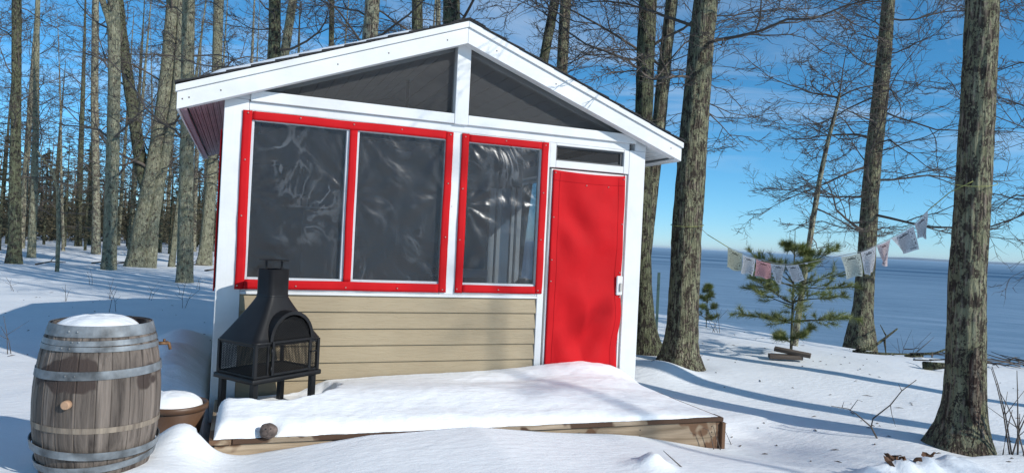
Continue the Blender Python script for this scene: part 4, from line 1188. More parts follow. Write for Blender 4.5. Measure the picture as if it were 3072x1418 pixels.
part("ridge_cap", MB().prism_y([(RX - 0.16, RZ + 0.222 - 0.16 * SLL + 0.012), (RX, RZ + 0.226), (RX + 0.16, RZ + 0.222 - 0.16 * SLR + 0.012), (RX + 0.16, RZ + 0.222 - 0.16 * SLR + 0.020), (RX, RZ + 0.240), (RX - 0.16, RZ + 0.222 - 0.16 * SLL + 0.020)], RY0 - 0.034, RY1 + 0.012), 'shingle')

# side and back walls, floor
BY = 10.60
part("floor_slab", MB().box(XL + .01, XR - .01, WY + 0.152, BY, -0.05, 0.098), 'interior')
part("back_wall", MB().prism_y([(XL, -0.1), (XR, -0.1), (XR, 2.70), (RX, 3.60), (XL, 2.70)], BY, BY + 0.12), 'interior')
IY = 9.75
part("inner_wall", MB().prism_y([(XL + .115, 0.0), (XR - .115, 0.0), (XR - .115, 2.74), (RX, 3.54), (XL + .115, 2.74)], IY, IY + 0.08), 'interior')
part("inner_door", MB().box(0.05, 0.79, IY - 0.04, IY - 0.003, 0.10, 2.45), 'interior_dark')
for s in (0, 1):
    xa, xb = (XL + .012, XL + .112) if s == 0 else (XR - .112, XR - .012)
    part("side_wall", MB().box(xa, xb, WY + 0.152, BY - .002, -0.1, 1.04), 'siding' if s == 0 else 'interior')
    part("top_plate", MB().box(xa, xb, WY + 0.152, BY - .002, 2.55, 2.70), 'white_y')
    for y in (WY + 0.152, 7.45, 8.35, 10.30):
        wd = 0.10 if y < 10 else 0.28
        part("wall_post", MB().box(xa, xb, y, y + wd, 1.042, 2.548), 'white_z')
    xs = (xa + xb) / 2
    part("side_screen" if s == 0 else "side_glass", MB().box(xs, xs + 0.0015, WY + 0.26, 10.29, 1.05, 2.54, 0), 'screen' if s == 0 else 'glass')
# white framed window and its sill on the inner wall
part("inner_casing", MB().box(3.445, 3.535, IY - 0.06, IY - 0.002, 0.40, 2.36), 'white_z')
part("inner_casing", MB().box(3.575, 3.635, IY - 0.05, IY - 0.002, 0.40, 2.36), 'white_z')
part("inner_casing", MB().box(3.80, 3.85, IY - 0.05, IY - 0.002, 0.40, 2.40), 'white_z')
part("inner_casing", MB().box(3.885, 3.955, IY - 0.06, IY - 0.002, 0.40, 2.40), 'white_z')
part("inner_pane", MB().box(3.638, 3.797, IY - 0.02, IY - 0.003, 0.42, 2.38), 'blue_pane')
part("inner_sill", MB().box(2.68, 3.443, IY - 0.10, IY - 0.002, 1.02, 1.15), 'white_x')
part("inner_window_dark", MB().box(2.72, 3.443, IY - 0.03, IY - 0.003, 1.152, 2.32), 'interior_dark')
part("inner_shelf", MB().box(0.60, 1.06, IY - 0.2, IY - 0.045, 1.895, 1.92), 'white_x')
# red cover on the left side wall, seen as a sliver beside the post
part("side_cover", MB().box(XL - 0.022, XL - 0.012, WY + 0.10, 10.2, 1.03, 2.45, 0.002), 'red')

# red bordered clear vinyl covers
def vinyl_sheet(x0, x1, z0, z1, seed, amp):
    nu, nv = 40, 64
    u, v = np.meshgrid(np.linspace(0, 1, nu), np.linspace(0, 1, nv), indexing='ij')
    X = x0 + (x1 - x0) * u; Z = z0 + (z1 - z0) * v
    edge = np.clip(np.minimum(np.minimum(u, 1 - u), np.minimum(v, 1 - v)) * 7, 0, 1) ** 0.7
    # tension folds fanning out from the corners and sagging across the sheet
    y = np.zeros_like(u)
    rng = np.random.RandomState(seed)
    for cx, cz in ((0, 1), (1, 1), (0, 0), (1, 0), (0.0, 0.55), (1, 0.6)):
        a = np.arctan2((v - cz) * (z1 - z0), (u - cx) * (x1 - x0)); r = np.hypot((u - cx) * (x1 - x0), (v - cz) * (z1 - z0))
        y += np.sin(a * (7 + 5 * rng.rand()) + rng.rand() * 6 + 1.2 * vnoise(np.stack([u * 2, v * 2, 0 * u + seed], -1), seed)) * np.exp(-r * (2.0 + rng.rand())) * 1.1
    p = np.stack([u * 2.2, v * 2.0, 0 * u + seed * 3.1], -1)
    y += 0.8 * (1 - 2 * np.abs(vnoise(p + 0.5 * vnoise(p * 1.3, seed + 1)[..., None], seed + 2)))
    y += 0.35 * (1 - 2 * np.abs(vnoise(p * 2.6, seed + 4)))
    y = y * amp * edge
    V = np.stack([X, WY - 0.006 - 0.004 - y * 0.5, Z], -1).reshape(-1, 3)
    return np_mesh("vinyl_sheet", V, grid_faces(nu, nv)[:, ::-1])

def band_mesh(name, segs):
    """canvas strips with a slightly wavy surface and thickness"""
    Vs, Fs, off = [], [], 0
    for k, (x0, x1, z0, z1) in enumerate(segs):
        w, h = x1 - x0, z1 - z0
        nu, nv = max(4, int(w / 0.035)), max(4, int(h / 0.035))
        u, v = np.meshgrid(np.linspace(0, 1, nu), np.linspace(0, 1, nv), indexing='ij')
        X = x0 + w * u; Z = z0 + h * v
        p = np.stack([X * 3, Z * 3, 0 * X + k], -1)
        Y = WY - 0.014 - 0.0015 * (k % 2) - 0.007 * np.abs(vnoise(p, 55)) - 0.003 * vnoise(p * 4, 56)
        wob = 0.004 * vnoise(np.stack([X * 2.3 + 9, Z * 2.3, 0 * X], -1), 57)
        F0 = np.stack([X + wob, Y, Z + wob], -1).reshape(-1, 3)
        B0 = F0.copy(); B0[:, 1] = WY - 0.007
        i = np.arange(nu * nv).reshape(nu, nv)
        f = grid_faces(nu, nv)
        per = np.concatenate([i[:, 0], i[-1, 1:], i[-2::-1, -1], i[0, -2:0:-1]])
        nx = np.roll(per, -1); n = nu * nv
        Vs += [F0, B0]
        Fs += [f + off, np.stack([per, per + n, nx + n, nx], -1) + off]
        off += 2 * n
    return np_mesh(name, np.concatenate(Vs), np.concatenate(Fs))

snap_me = None
def snap(x, z, parent, y=WY - 0.022):
    global snap_me
    if snap_me is None:
        m = MB().lathe([(0.0001, -0.006), (0.004, -0.0045), (0.0062, -0.002), (0.0080, 0.002), (0.0080, 0.008)], 10)
        bmesh.ops.rotate(m.bm, verts=m.bm.verts, cent=(0, 0, 0), matrix=Matrix.Rotation(rad(-90), 3, 'X'))
        snap_me = bpy.data.meshes.new("snap"); m.bm.to_mesh(snap_me); m.bm.free(); snap_me.materials.append(MAT['snap'])
    o = bpy.data.objects.new("snap", snap_me); COL.objects.link(o)
    o.parent = parent; o.location = Vector((x, y, z)) - wloc(parent)

cov = link_mesh("window_cover", band_mesh("window_cover", [(-0.012, 0.066, 1.060, 2.624), (0.067, 1.823, 2.545, 2.622), (0.067, 1.823, 1.062, 1.146), (0.912, 0.982, 1.147, 2.544), (1.824, 1.898, 1.064, 2.620)]), MAT['red'], cabin)
cov['label'] = "double red bordered clear cover over the two left windows"
link_mesh("vinyl_sheet", vinyl_sheet(0.060, 0.915, 1.14, 2.55, 3, 0.008), MAT['vinyl'], cov)
link_mesh("vinyl_sheet", vinyl_sheet(0.979, 1.828, 1.14, 2.55, 8, 0.011), MAT['vinyl'], cov)
for x, z in ((0.03, 2.60), (0.47, 2.60), (0.945, 2.595), (1.39, 2.595), (1.87, 2.595), (0.022, 2.19), (0.016, 1.70), (0.008, 1.09), (1.868, 2.12), (1.866, 1.60), (1.862, 1.09), (0.50, 1.095), (0.94, 1.092), (1.42, 1.095)): snap(x, z, cov)
cov2 = link_mesh("window_cover", band_mesh("window_cover", [(1.988, 2.062, 1.062, 2.622), (2.063, 2.844, 2.545, 2.618), (2.063, 2.844, 1.066, 1.142), (2.845, 2.918, 1.068, 2.618)]), MAT['red'], cabin)
cov2['label'] = "single wrinkled red bordered clear cover beside the door"
link_mesh("vinyl_sheet", vinyl_sheet(2.058, 2.849, 1.138, 2.548, 14, 0.020), MAT['vinyl'], cov2)
for x, z in ((2.022, 2.59), (2.45, 2.59), (2.885, 2.588), (2.018, 2.08), (2.012, 1.58), (2.006, 1.10), (2.882, 2.10), (2.878, 1.62), (2.872, 1.10), (2.44, 1.10)): snap(x, z, cov2)
for x0, x1, z0, z1 in ((0.086, 0.884, 1.165, 2.54), (1.003, 1.834, 1.165, 2.54), (2.056, 2.844, 1.161, 2.54)):
    part("window_screen", MB().box(x0, x1, WY + 0.05, WY + 0.0515, z0, z1, 0), 'screen')

# door
door = part("door", MB().box(2.972, 3.862, WY + 0.022, WY + 0.060, 0.102, 2.360, 0.003), 'white_z')
part("door_gap_shade", MB().box(2.9445, 3.884, WY + 0.062, WY + 0.085, 0.0, 2.371, 0), 'gap')  # dark backing put in for the darkness behind the door gaps
def door_canvas():
    nu, nv = 46, 110
    u, v = np.meshgrid(np.linspace(0, 1, nu), np.linspace(0, 1, nv), indexing='ij')
    zb, zt = 0.11, 2.348
    Z = zb + (zt - zb) * v
    bow = 0.018 * np.exp(-((v - 0.17) / 0.09) ** 2) - 0.012 * np.exp(-((v - 0.33) / 0.07) ** 2)
    X = 2.992 + u * (0.850 + bow * 0)
    X = X - u * bow * 1.0 + 0.004 * np.sin(v * 23) * u
    top = -0.016 * np.sin(np.pi * u) - 0.004 * u
    Z = Z + top * v ** 3
    y = np.zeros_like(u)
    p = np.stack([X, Z, 0 * X], -1)
    # slack cloth: V shaped folds below the middle, diagonal pulls from the snaps
    fold = np.sin((Z * 7.5 + np.abs(u - 0.5) * -7.0) + 1.5 * vnoise(p * 1.8, 61)) * np.exp(-((v - 0.22) / 0.2) ** 2) * np.sin(np.pi * u)
    fold2 = np.sin((Z * 8.5 + u * 6.0) + 2.0 * vnoise(p * 1.7, 62)) * np.exp(-((v - 0.72) / 0.18) ** 2) * np.exp(-((u - 0.3) / 0.3) ** 2)
    fold3 = np.sin(Z * 90) * np.clip((u - 0.86) / 0.14, 0, 1) * np.exp(-((v - 0.22) / 0.2) ** 2) * 0.35
    y = 0.040 * fold + 0.036 * fold2 + 0.006 * fold3 + 0.030 * vnoise(p * 2.3, 63) + 0.009 * vnoise(p * 5.5, 64)
    y += 0.018 * np.sin(np.pi * u) * np.exp(-((v - 0.15) / 0.25) ** 2)
    edge = np.clip(np.minimum(u, 1 - u) * 8, 0.25, 1)
    F0 = np.stack([X, WY - 0.012 - 0.006 - y * edge, Z], -1)
    n = nu * nv
    B0 = F0.copy(); B0[..., 1] = WY + 0.021
    i = np.arange(n).reshape(nu, nv)
    per = np.concatenate([i[:, 0], i[-1, 1:], i[-2::-1, -1], i[0, -2:0:-1]]); nx = np.roll(per, -1)
    F = np.concatenate([grid_faces(nu, nv), np.stack([per, per + n, nx + n, nx], -1)])
    me = np_mesh("door_canvas", np.concatenate([F0.reshape(-1, 3), B0.reshape(-1, 3)]), F)
    o = link_mesh("door_canvas", me, MAT['red'], door)
    # sewn hems following the cloth
    hem = MB()
    for ui in (4, 41):
        hem.tube([Vector(F0[ui, j]) + Vector((0, -0.0012, 0)) for j in range(0, nv, 2)], 0.0022, 4)
    hem.tube([Vector(F0[j, nv - 6]) + Vector((0, -0.0012, 0)) for j in range(nu)], 0.0022, 4)
    hem.build("hem_seam", MAT['seam'], door)
    return F0
DC = door_canvas()
for ui, zs in ((1, (2.32, 1.86, 1.42, 1.20)), (44, (2.31, 1.83, 1.31, 1.05))):
    for z in zs:
        vi = int((z - 0.11) / 2.238 * 109)
        snap(float(DC[ui, vi, 0]), z, door, float(DC[ui, vi, 1]) - 0.006)
for ui in (20, 34): snap(float(DC[ui, 103, 0]), float(DC[ui, 103, 2]), door, float(DC[ui, 103, 1]) - 0.006)
hd = MB().box(3.778, 3.850, WY - 0.045, WY - 0.022, 1.07, 1.275, 0.008)
handle = part("door_handle", hd, 'plastic_white', door)
part("latch_lever", MB().box(3.806, 3.836, WY - 0.062, WY - 0.046, 1.11, 1.20, 0.006), 'snap', door)
part("door_edge_strip", MB().box(3.8445, 3.8625, WY + 0.004, WY + 0.0215, 0.102, 2.36, 0.002), 'white_z', door)
part("door_edge_strip", MB().box(2.9725, 2.990, WY + 0.004, WY + 0.0215, 0.102, 2.36, 0.002), 'white_z', door)

# ceiling fan inside
fan = empty("ceiling_fan", (1.89, 8.6, 3.0), "dark ceiling fan dimly seen behind the upper screens", "fan")
MB().tube([(1.89, 8.6, 3.62), (1.89, 8.6, 2.98)], 0.018).build("rod", MAT['interior_dark'], fan)
MB().lathe([(0.02, 0.12), (0.10, 0.10), (0.13, 0.04), (0.13, -0.04), (0.08, -0.10), (0.01, -0.11)], 20, (1.89, 8.6, 2.76)).build("motor_housing", MAT['interior_dark'], fan)
MB().lathe([(0.09, 0.0), (0.08, -0.06), (0.03, -0.1), (0.001, -0.105)], 16, (1.89, 8.6, 2.64)).build("lamp_bowl", MAT['ceiling'], fan)
for k in range(5):
    a = 0.3 + k * 2 * math.pi / 5
    m = MB().box(0.13, 0.60, -0.06, 0.06, -0.004, 0.004, 0.002)
    bmesh.ops.transform(m.bm, verts=m.bm.verts, matrix=Matrix.Translation((1.89, 8.6, 2.76)) @ Matrix.Rotation(a, 4, 'Z') @ Matrix.Rotation(rad(12), 4, 'X'))
    m.build("fan_blade", MAT['interior_dark'], fan)
for x, h, r in ((0.68, 0.11, 0.035), (0.80, 0.14, 0.04), (0.95, 0.09, 0.035)):
    tag(MB().lathe([(0.001, 0), (r, 0.002), (r, h * .75), (r * .6, h * .85), (r * .6, h), (0.001, h)], 12, (x, IY - 0.12, 1.9202)).build("jar", MAT['ceiling'], None),
        "pale jar standing on the shelf inside behind the left window", "jar", "jars on the inside shelf")

# snow left on the roof
def roof_snow():
    nu, nv = 90, 40
    u, v = np.meshgrid(np.linspace(0, 1, nu), np.linspace(0, 1, nv), indexing='ij')
    x = EL + 0.18 + (RX - 0.42 - EL - 0.18) * u
    y0 = RY0 + 0.02 + 0.04 * vnoise(np.stack([x * 3, 0 * x, 0 * x], -1), 71)
    y = y0 + (RY1 - 0.05 - y0) * v
    surf = RZ - (RX - x) * SLL + 0.230
    e = np.clip(np.minimum(np.minimum(u, 1 - u) * 14, np.minimum(v, 1 - v) * 40), 0, 1) ** 0.5
    th = (0.055 + 0.016 * fbm(np.stack([x * 1.5, y * 1.5, 0 * x], -1), 72, 3)) * e
    z = surf - 0.008 + th
    V = np.stack([x, y, z], -1).reshape(-1, 3)
    o = link_mesh("roof_snow", np_mesh("roof_snow", V, grid_faces(nu, nv)), MAT['snow'])
    tag(o, "thin blanket of snow left on the cabin's left roof slope", "snow", kind="stuff")
roof_snow()

# ------------------------------------------------------------------ deck
deck = empty("deck", (2.0, 5.9, 0.0), "low weathered wooden deck before the cabin, mostly under snow", "deck")
def dpart(name, corners, z0, z1, mat, bev=0.004):
    c = [(x, y, z0) for x, y in corners] + [(x, y, z1) for x, y in corners]
    return MB().hexa(c, bev).build(name, MAT[mat], deck)
df = deck_front
def strip(name, x0, x1, o0, o1, z0, z1, mat): return dpart(name, [(x0, df(x0) + o0), (x1, df(x1) + o0), (x1, df(x1) + o1), (x0, df(x0) + o1)], z0, z1, mat)
strip("deck_board", 0.028, 4.14, 0.0, 0.135, 0.066, 0.102, 'deck_front')
dpart("deck_board", [(-0.125, df(-0.125) - .004), (0.022, df(0.022) - .004), (0.022, 6.505), (-0.125, 6.505)], 0.066, 0.101, 'deck_y')
yb = 0.141
k = 0
while df(2) + yb + 0.135 < 6.48:
    strip("deck_board", 0.026, 4.13, yb, yb + 0.135, 0.066, 0.101, 'deck_wet'); yb += 0.141; k += 1
strip("rim_board", -0.092, 1.62, 0.022, 0.058, -0.30, 0.064, 'deck_x')
strip("rim_board", 1.624, 4.085, 0.024, 0.060, -0.30, 0.064, 'deck_x')
dpart("rim_board", [(4.09, df(4.09) + .06), (4.125, df(4.12) + .06), (4.125, 6.5), (4.09, 6.5)], -0.30, 0.064, 'deck_y')
dpart("corner_board", [(4.125, df(4.12) - .005), (4.165, df(4.12) - .005), (4.165, df(4.12) + .11), (4.125, df(4.12) + .11)], -0.30, 0.055, 'deck_x')
dpart("corner_block", [(4.087, df(4.1) + .03), (4.124, df(4.1) + .03), (4.124, df(4.1) + .058), (4.087, df(4.1) + .058)], -0.30, 0.064, 'deck_wet')
dpart("rim_board", [(-0.09, df(-.09) + .06), (-0.055, df(-.09) + .06), (-0.055, 6.5), (-0.09, 6.5)], -0.30, 0.064, 'deck_wet')
nail = MB()
for x in (2.05, 2.72, 3.30, 4.03):
    for z in (0.015, -0.035, -0.075): nail.box(x, x + .009, df(x) + 0.0215, df(x) + 0.023, z, z + .009, 0)
nail.build("screw_heads", MAT['iron'], deck)

def deck_snow():
    nu, nv = 240, 110
    u, v = np.meshgrid(np.linspace(0, 1, nu), np.linspace(0, 1, nv), indexing='ij')
    x0 = -0.095; x1 = 4.105
    x = x0 + (x1 - x0) * u
    rag = 0.016 * fbm(np.stack([x * 7, 0 * x, 0 * x], -1), 81, 5, 0.65)
    yf = df(x) + 0.020 + rag + 0.02 * np.clip((x - 3.6) / 0.5, 0, 1)
    yb = WY - 0.022
    # the snow stops short of the wall behind the fireplace
    y = yf + (yb - yf) * v
    wallz = np.interp(x, [-0.2, 0.2, 0.55, 0.807, 1.641, 2.313, 2.85, 3.072, 3.25, 3.417, 3.60, 3.738, 3.86, 3.947, 4.055, 4.2],
                      [0.14, 0.13, 0.15, 0.249, 0.273, 0.295, 0.326, 0.348, 0.368, 0.373, 0.362, 0.335, 0.285, 0.23, 0.150, 0.11])
    midz = np.interp(x, [-0.1, 0.6, 1.5, 2.6, 3.3, 3.9, 4.1], [0.32, 0.315, 0.30, 0.285, 0.255, 0.18, 0.125])
    frontz = np.interp(x, [-0.1, 0.7, 1.5, 2.5, 3.3, 4.1], [0.215, 0.20, 0.19, 0.18, 0.165, 0.120])
    zt = np.where(v < 0.45, frontz + (midz - frontz) * sstep(0, 0.45, v), midz + (wallz - midz) * sstep(0.45, 1.0, v))
    zt += -0.03 * np.exp(-((v - 0.72 + 0.06 * np.sin(x * 1.4)) / 0.11) ** 2) * sstep(1.4, 2.4, x)      # trough under the door drift
    zt += 0.016 * fbm(np.stack([x * 1.6, y * 2.2, 0 * x], -1), 82, 4) + 0.007 * fbm(np.stack([x * 6, y * 9, 0 * x], -1), 85, 4, 0.6)
    # melted hollow round the fireplace
    fx, fy = 0.30, 6.10
    d = np.hypot((x - fx) / 0.50, (y - fy) / 0.42) + 0.14 * fbm(np.stack([x * 5, y * 5, 0 * x], -1), 83, 3)
    hol = sstep(1.22, 0.95, d)
    zt = zt * (1 - hol) + (0.125 + 0.02 * fbm(np.stack([x * 8, y * 8, 0 * x], -1), 84, 3)) * hol
    # stone on the front edge keeps a pocket clear
    pk = np.exp(-((x - 0.267) / 0.075) ** 2 - ((y - 5.245) / 0.09) ** 2)
    zt = zt - (zt - 0.10) * np.clip(pk * 1.5, 0, 1)
    # rounded lips
    lf = np.clip((y - yf) / 0.13, 0, 1); ll = np.clip((x - x0) / 0.10, 0, 1); lr = np.clip((x1 - x) / 0.16, 0, 1)
    lip = np.sqrt(np.clip(1 - (1 - lf) ** 2.2, 0, 1)) * np.sqrt(np.clip(1 - (1 - ll) ** 2.4, 0, 1)) * (1 - (1 - lr) ** 2)
    base = 0.104
    z = base + (zt - base) * np.clip(lip, 0, 1)
    z[:, 0] = base - 0.001; 
    y = y - 0.012 * np.clip(1 - lf, 0, 1) * np.clip(fbm(np.stack([x * 9, 0 * x, 0 * x], -1), 86, 3) + 0.3, 0, 1)
    V = np.stack([x, y, z], -1).reshape(-1, 3)
    o = link_mesh("deck_snow", np_mesh("deck_snow", V, grid_faces(nu, nv)), MAT['snow'])
    tag(o, "thick soft snow slab lying on the deck before the red door", "snow", kind="stuff")
deck_snow()

def pebble(name, c, r, sc, mat, seed, label, cat):
    bm = bmesh.new(); bmesh.ops.create_icosphere(bm, subdivisions=3, radius=1.0)
    co = np.array([v.co[:] for v in bm.verts])
    d = 1 + 0.14 * fbm(co * 1.4, seed, 3) + 0.05 * vnoise(co * 5, seed + 1)
    for v, k in zip(bm.verts, d): v.co = Vector(v.co) * float(k) * r; v.co.x *= sc[0]; v.co.y *= sc[1]; v.co.z *= sc[2]
    me = bpy.data.meshes.new(name); bm.to_mesh(me); bm.free()
    me.polygons.foreach_set("use_smooth", [True] * len(me.polygons))
    o = link_mesh(name, me, MAT[mat], None, True, c); tag(o, label, cat); return o
st = pebble("stone", (0.267, 5.235, 0.158), 0.058, (1.1, 0.9, 0.95), 'stone', 4, "round dark brown stone on the snowy front edge of the deck", "stone")
for dx in (-0.022, 0.012):
    MB().ball((0.267 + dx, 5.235 - 0.046, 0.183), 0.0055, 8).build("pit", MAT['iron'], st)

# ------------------------------------------------------------------ black fireplace
FA = rad(36.237)
FC = Vector((0.286, 6.052, 0.0))
fire = empty("outdoor_fireplace", (FC.x, FC.y, 0.10), "black iron outdoor fireplace with chimney and arched mesh door on the deck", "fireplace", rz=FA)
def fp(name, mb, mat='iron', parent=None, smooth=False):
    bmesh.ops.translate(mb.bm, verts=mb.bm.verts, vec=(0, 0, -0.10))
    return mb.build(name, MAT[mat], parent or fire, False, smooth)
def rrect(hx, hy, r, n=5):
    out = []
    for cx, cy, a0 in ((hx - r, hy - r, 0), (-hx + r, hy - r, 90), (-hx + r, -hy + r, 180), (hx - r, -hy + r, 270)):
        for i in range(n + 1):
            a = rad(a0 + 90 * i / n); out.append((cx + r * math.cos(a), cy + r * math.sin(a)))
    return out
def loft(levels, cap0=True, cap1=True):
    """levels: (hx, hy, r, z)"""
    m = MB(); rows = []
    for hx, hy, r, z in levels: rows.append([m.bm.verts.new((x, y, z)) for x, y in rrect(hx, hy, r)])
    n = len(rows[0])
    for a, b in zip(rows[:-1], rows[1:]):
        for i in range(n):
            f = m.bm.faces.new((a[i], a[(i + 1) % n], b[(i + 1) % n], b[i])); f.smooth = True
    if cap0: m.bm.faces.new(rows[0][::-1])
    if cap1: m.bm.faces.new(rows[-1])
    return m
fp("tray", loft([(0.340, 0.242, 0.01, 0.392), (0.345, 0.247, 0.01, 0.396), (0.345, 0.247, 0.01, 0.428), (0.340, 0.242, 0.01, 0.432)]))
for sx in (-1, 1):
    for sy in (-1, 1):
        fp("leg", MB().box(sx * 0.29 - 0.024, sx * 0.29 + 0.024, sy * 0.195 - 0.024, sy * 0.195 + 0.024, 0.101, 0.391, 0.004))
# hood: flared, concave shoulders
lv = []
for i in range(14):
    t = i / 13.0
    k = (1 - t) ** 1.25
    hx = 0.098 + (0.330 - 0.098) * (1 - t) ** 1.12; hy = 0.098 + (0.238 - 0.098) * (1 - t) ** 1.12
    lv.append((hx, hy, 0.055 - 0.013 * t, 0.712 + (1.050 - 0.712) * t))
lv = [(0.322, 0.230, 0.055, 0.690), (0.334, 0.242, 0.057, 0.692), (0.334, 0.242, 0.057, 0.710)] + lv
fp("hood", loft(lv, False, False))
fp("chimney", loft([(0.102, 0.102, 0.042, 1.046), (0.102, 0.102, 0.042, 1.060), (0.098, 0.098, 0.040, 1.062), (0.098, 0.098, 0.040, 1.268), (0.090, 0.090, 0.036, 1.268), (0.090, 0.090, 0.036, 1.10)], False, True))
cap = fp("chimney_cap", loft([(0.094, 0.094, 0.036, 1.338), (0.096, 0.096, 0.036, 1.341), (0.094, 0.094, 0.036, 1.344)]))
for sx in (-1, 1): fp("cap_strap", MB().box(sx * 0.078 - 0.010, sx * 0.078 + 0.010, -0.004, 0.004, 1.262, 1.338, 0.001), 'iron', cap)
# firebox: corner posts, rails, mesh panels
HX, HY = 0.312, 0.222
for sx in (-1, 1):
    for sy in (-1, 1):
        fp("firebox_post", MB().box(sx * HX - 0.014, sx * HX + 0.014, sy * HY - 0.014, sy * HY + 0.014, 0.433, 0.70, 0.003))
for z0, z1 in ((0.433, 0.452), (0.672, 0.690)):
    fr = MB()
    for sy in (-1, 1): fr.box(-HX + .014, HX - .014, sy * HY - 0.008, sy * HY + 0.008, z0, z1, 0.002)
    for sx in (-1, 1): fr.box(sx * HX - 0.008, sx * HX + 0.008, -HY + .014, HY - .014, z0, z1, 0.002)
    fp("firebox_rail", fr)
def mesh_panel(name, w, h, fn, parent=None, pitch=0.0135, clip=None):
    """diagonal wire mesh w x h, fn maps (a,b) to a local point"""
    m = MB(); r = 0.0021
    n = int((w + h) / pitch) + 1
    for s in (0, 1):
        for i in range(n):
            c = i * pitch
            pts = []
            for t in np.linspace(0, 1, 25):
                a = t * w; b = (c - a * 0.6) if s == 0 else (c - (w - a) * 0.6)
                if 0 <= b <= h and (clip is None or clip(a, b)): pts.append((a, b))
            if len(pts) >= 2:
                p0, p1 = fn(*pts[0]), fn(*pts[-1])
                m.tube([p0, p1], r, 3, False)
    o = fp(name, m, 'iron', parent); return o
mesh_panel("mesh_panel", 2 * HX - .03, 0.22, lambda a, b: (-HX + .015 + a, HY, 0.452 + b))
mesh_panel("mesh_panel", 2 * HY - .03, 0.22, lambda a, b: (-HX, -HY + .015 + a, 0.452 + b))
mesh_panel("mesh_panel", 2 * HY - .03, 0.22, lambda a, b: (HX, -HY + .015 + a, 0.452 + b))
mesh_panel("mesh_panel", 0.105, 0.22, lambda a, b: (-HX + .015 + a, -HY, 0.452 + b))
mesh_panel("mesh_panel", 0.07, 0.22, lambda a, b: (0.235 + a, -HY, 0.452 + b))
for x in (-0.196, 0.228): fp("door_post", MB().box(x - 0.010, x + 0.010, -HY - 0.012, -HY + 0.008, 0.452, 0.70, 0.002))
fp("ash_floor", MB().box(-HX + .016, HX - .016, -HY + .016, HY - .016, 0.434, 0.440, 0))
# arched dormer and door
DCX, DHW, YD = 0.016, 0.196, -0.246
arch_z = 0.712
def arch(rw, n=16): return [(DCX + rw * math.cos(math.pi * i / n), arch_z + (rw + 0.012) * math.sin(math.pi * i / n)) for i in range(n + 1)]
# dormer shell running back into the hood
m = MB(); o1 = arch(DHW + 0.022)
for a, b in zip(o1[:-1], o1[1:]):
    q = [(a[0], YD + 0.006, a[1]), (b[0], YD + 0.006, b[1]), (b[0], -0.03, b[1]), (a[0], -0.03, a[1])]
    m.bm.faces.new([m.bm.verts.new(p) for p in q]).smooth = True
fp("arch_surround", m)
m = MB()
o1, i1 = arch(DHW + 0.022), arch(DHW - 0.006)
for k in range(len(o1) - 1):
    c = [(i1[k][0], YD + 0.008, i1[k][1]), (o1[k][0], YD + 0.008, o1[k][1]), (o1[k + 1][0], YD + 0.008, o1[k + 1][1]), (i1[k + 1][0], YD + 0.008, i1[k + 1][1])]
    m.hexa([(x, YD - 0.006, z) for x, y, z in c] + [(x, YD + 0.010, z) for x, y, z in c])
fp("arch_frame", m)
fdoor_mb = MB()
for b in ((DCX - DHW, DCX - DHW + 0.022, 0.446, 0.716), (DCX + DHW - 0.022, DCX + DHW, 0.446, 0.716)): fdoor_mb.box(b[0], b[1], YD - 0.010, YD + 0.004, b[2], b[3], 0.002)
fdoor_mb.box(DCX - DHW + .0225, DCX + DHW - .0225, YD - 0.010, YD + 0.004, 0.446, 0.466, 0.002)
fdoor_mb.box(DCX - DHW + .0225, DCX + DHW - .0225, YD - 0.010, YD + 0.004, 0.696, 0.716, 0.002)
fdoor = fp("fire_door", fdoor_mb)
mesh_panel("door_mesh", 2 * DHW - .04, 0.232, lambda a, b: (DCX - DHW + .02 + a, YD - 0.002, 0.465 + b), fdoor)
mesh_panel("arch_mesh", 2 * DHW - .02, 0.21, lambda a, b: (DCX - DHW + .01 + a, YD + 0.004, arch_z + b), None, 0.0115, lambda a, b: (a - DHW + .01) ** 2 + b * b < (DHW - 0.008) ** 2)
fp("latch", MB().tube([(DCX + DHW - 0.01, YD - 0.012, 0.60), (DCX + DHW - 0.01, YD - 0.034, 0.60), (DCX + DHW + 0.03, YD - 0.038, 0.608)], 0.006, 6), 'iron', fdoor)
for z in (0.50, 0.64): fp("hinge", MB().tube([(DCX - DHW - 0.006, YD - 0.012, z - .02), (DCX - DHW - 0.006, YD - 0.012, z + .02)], 0.008, 8), 'iron', fdoor)

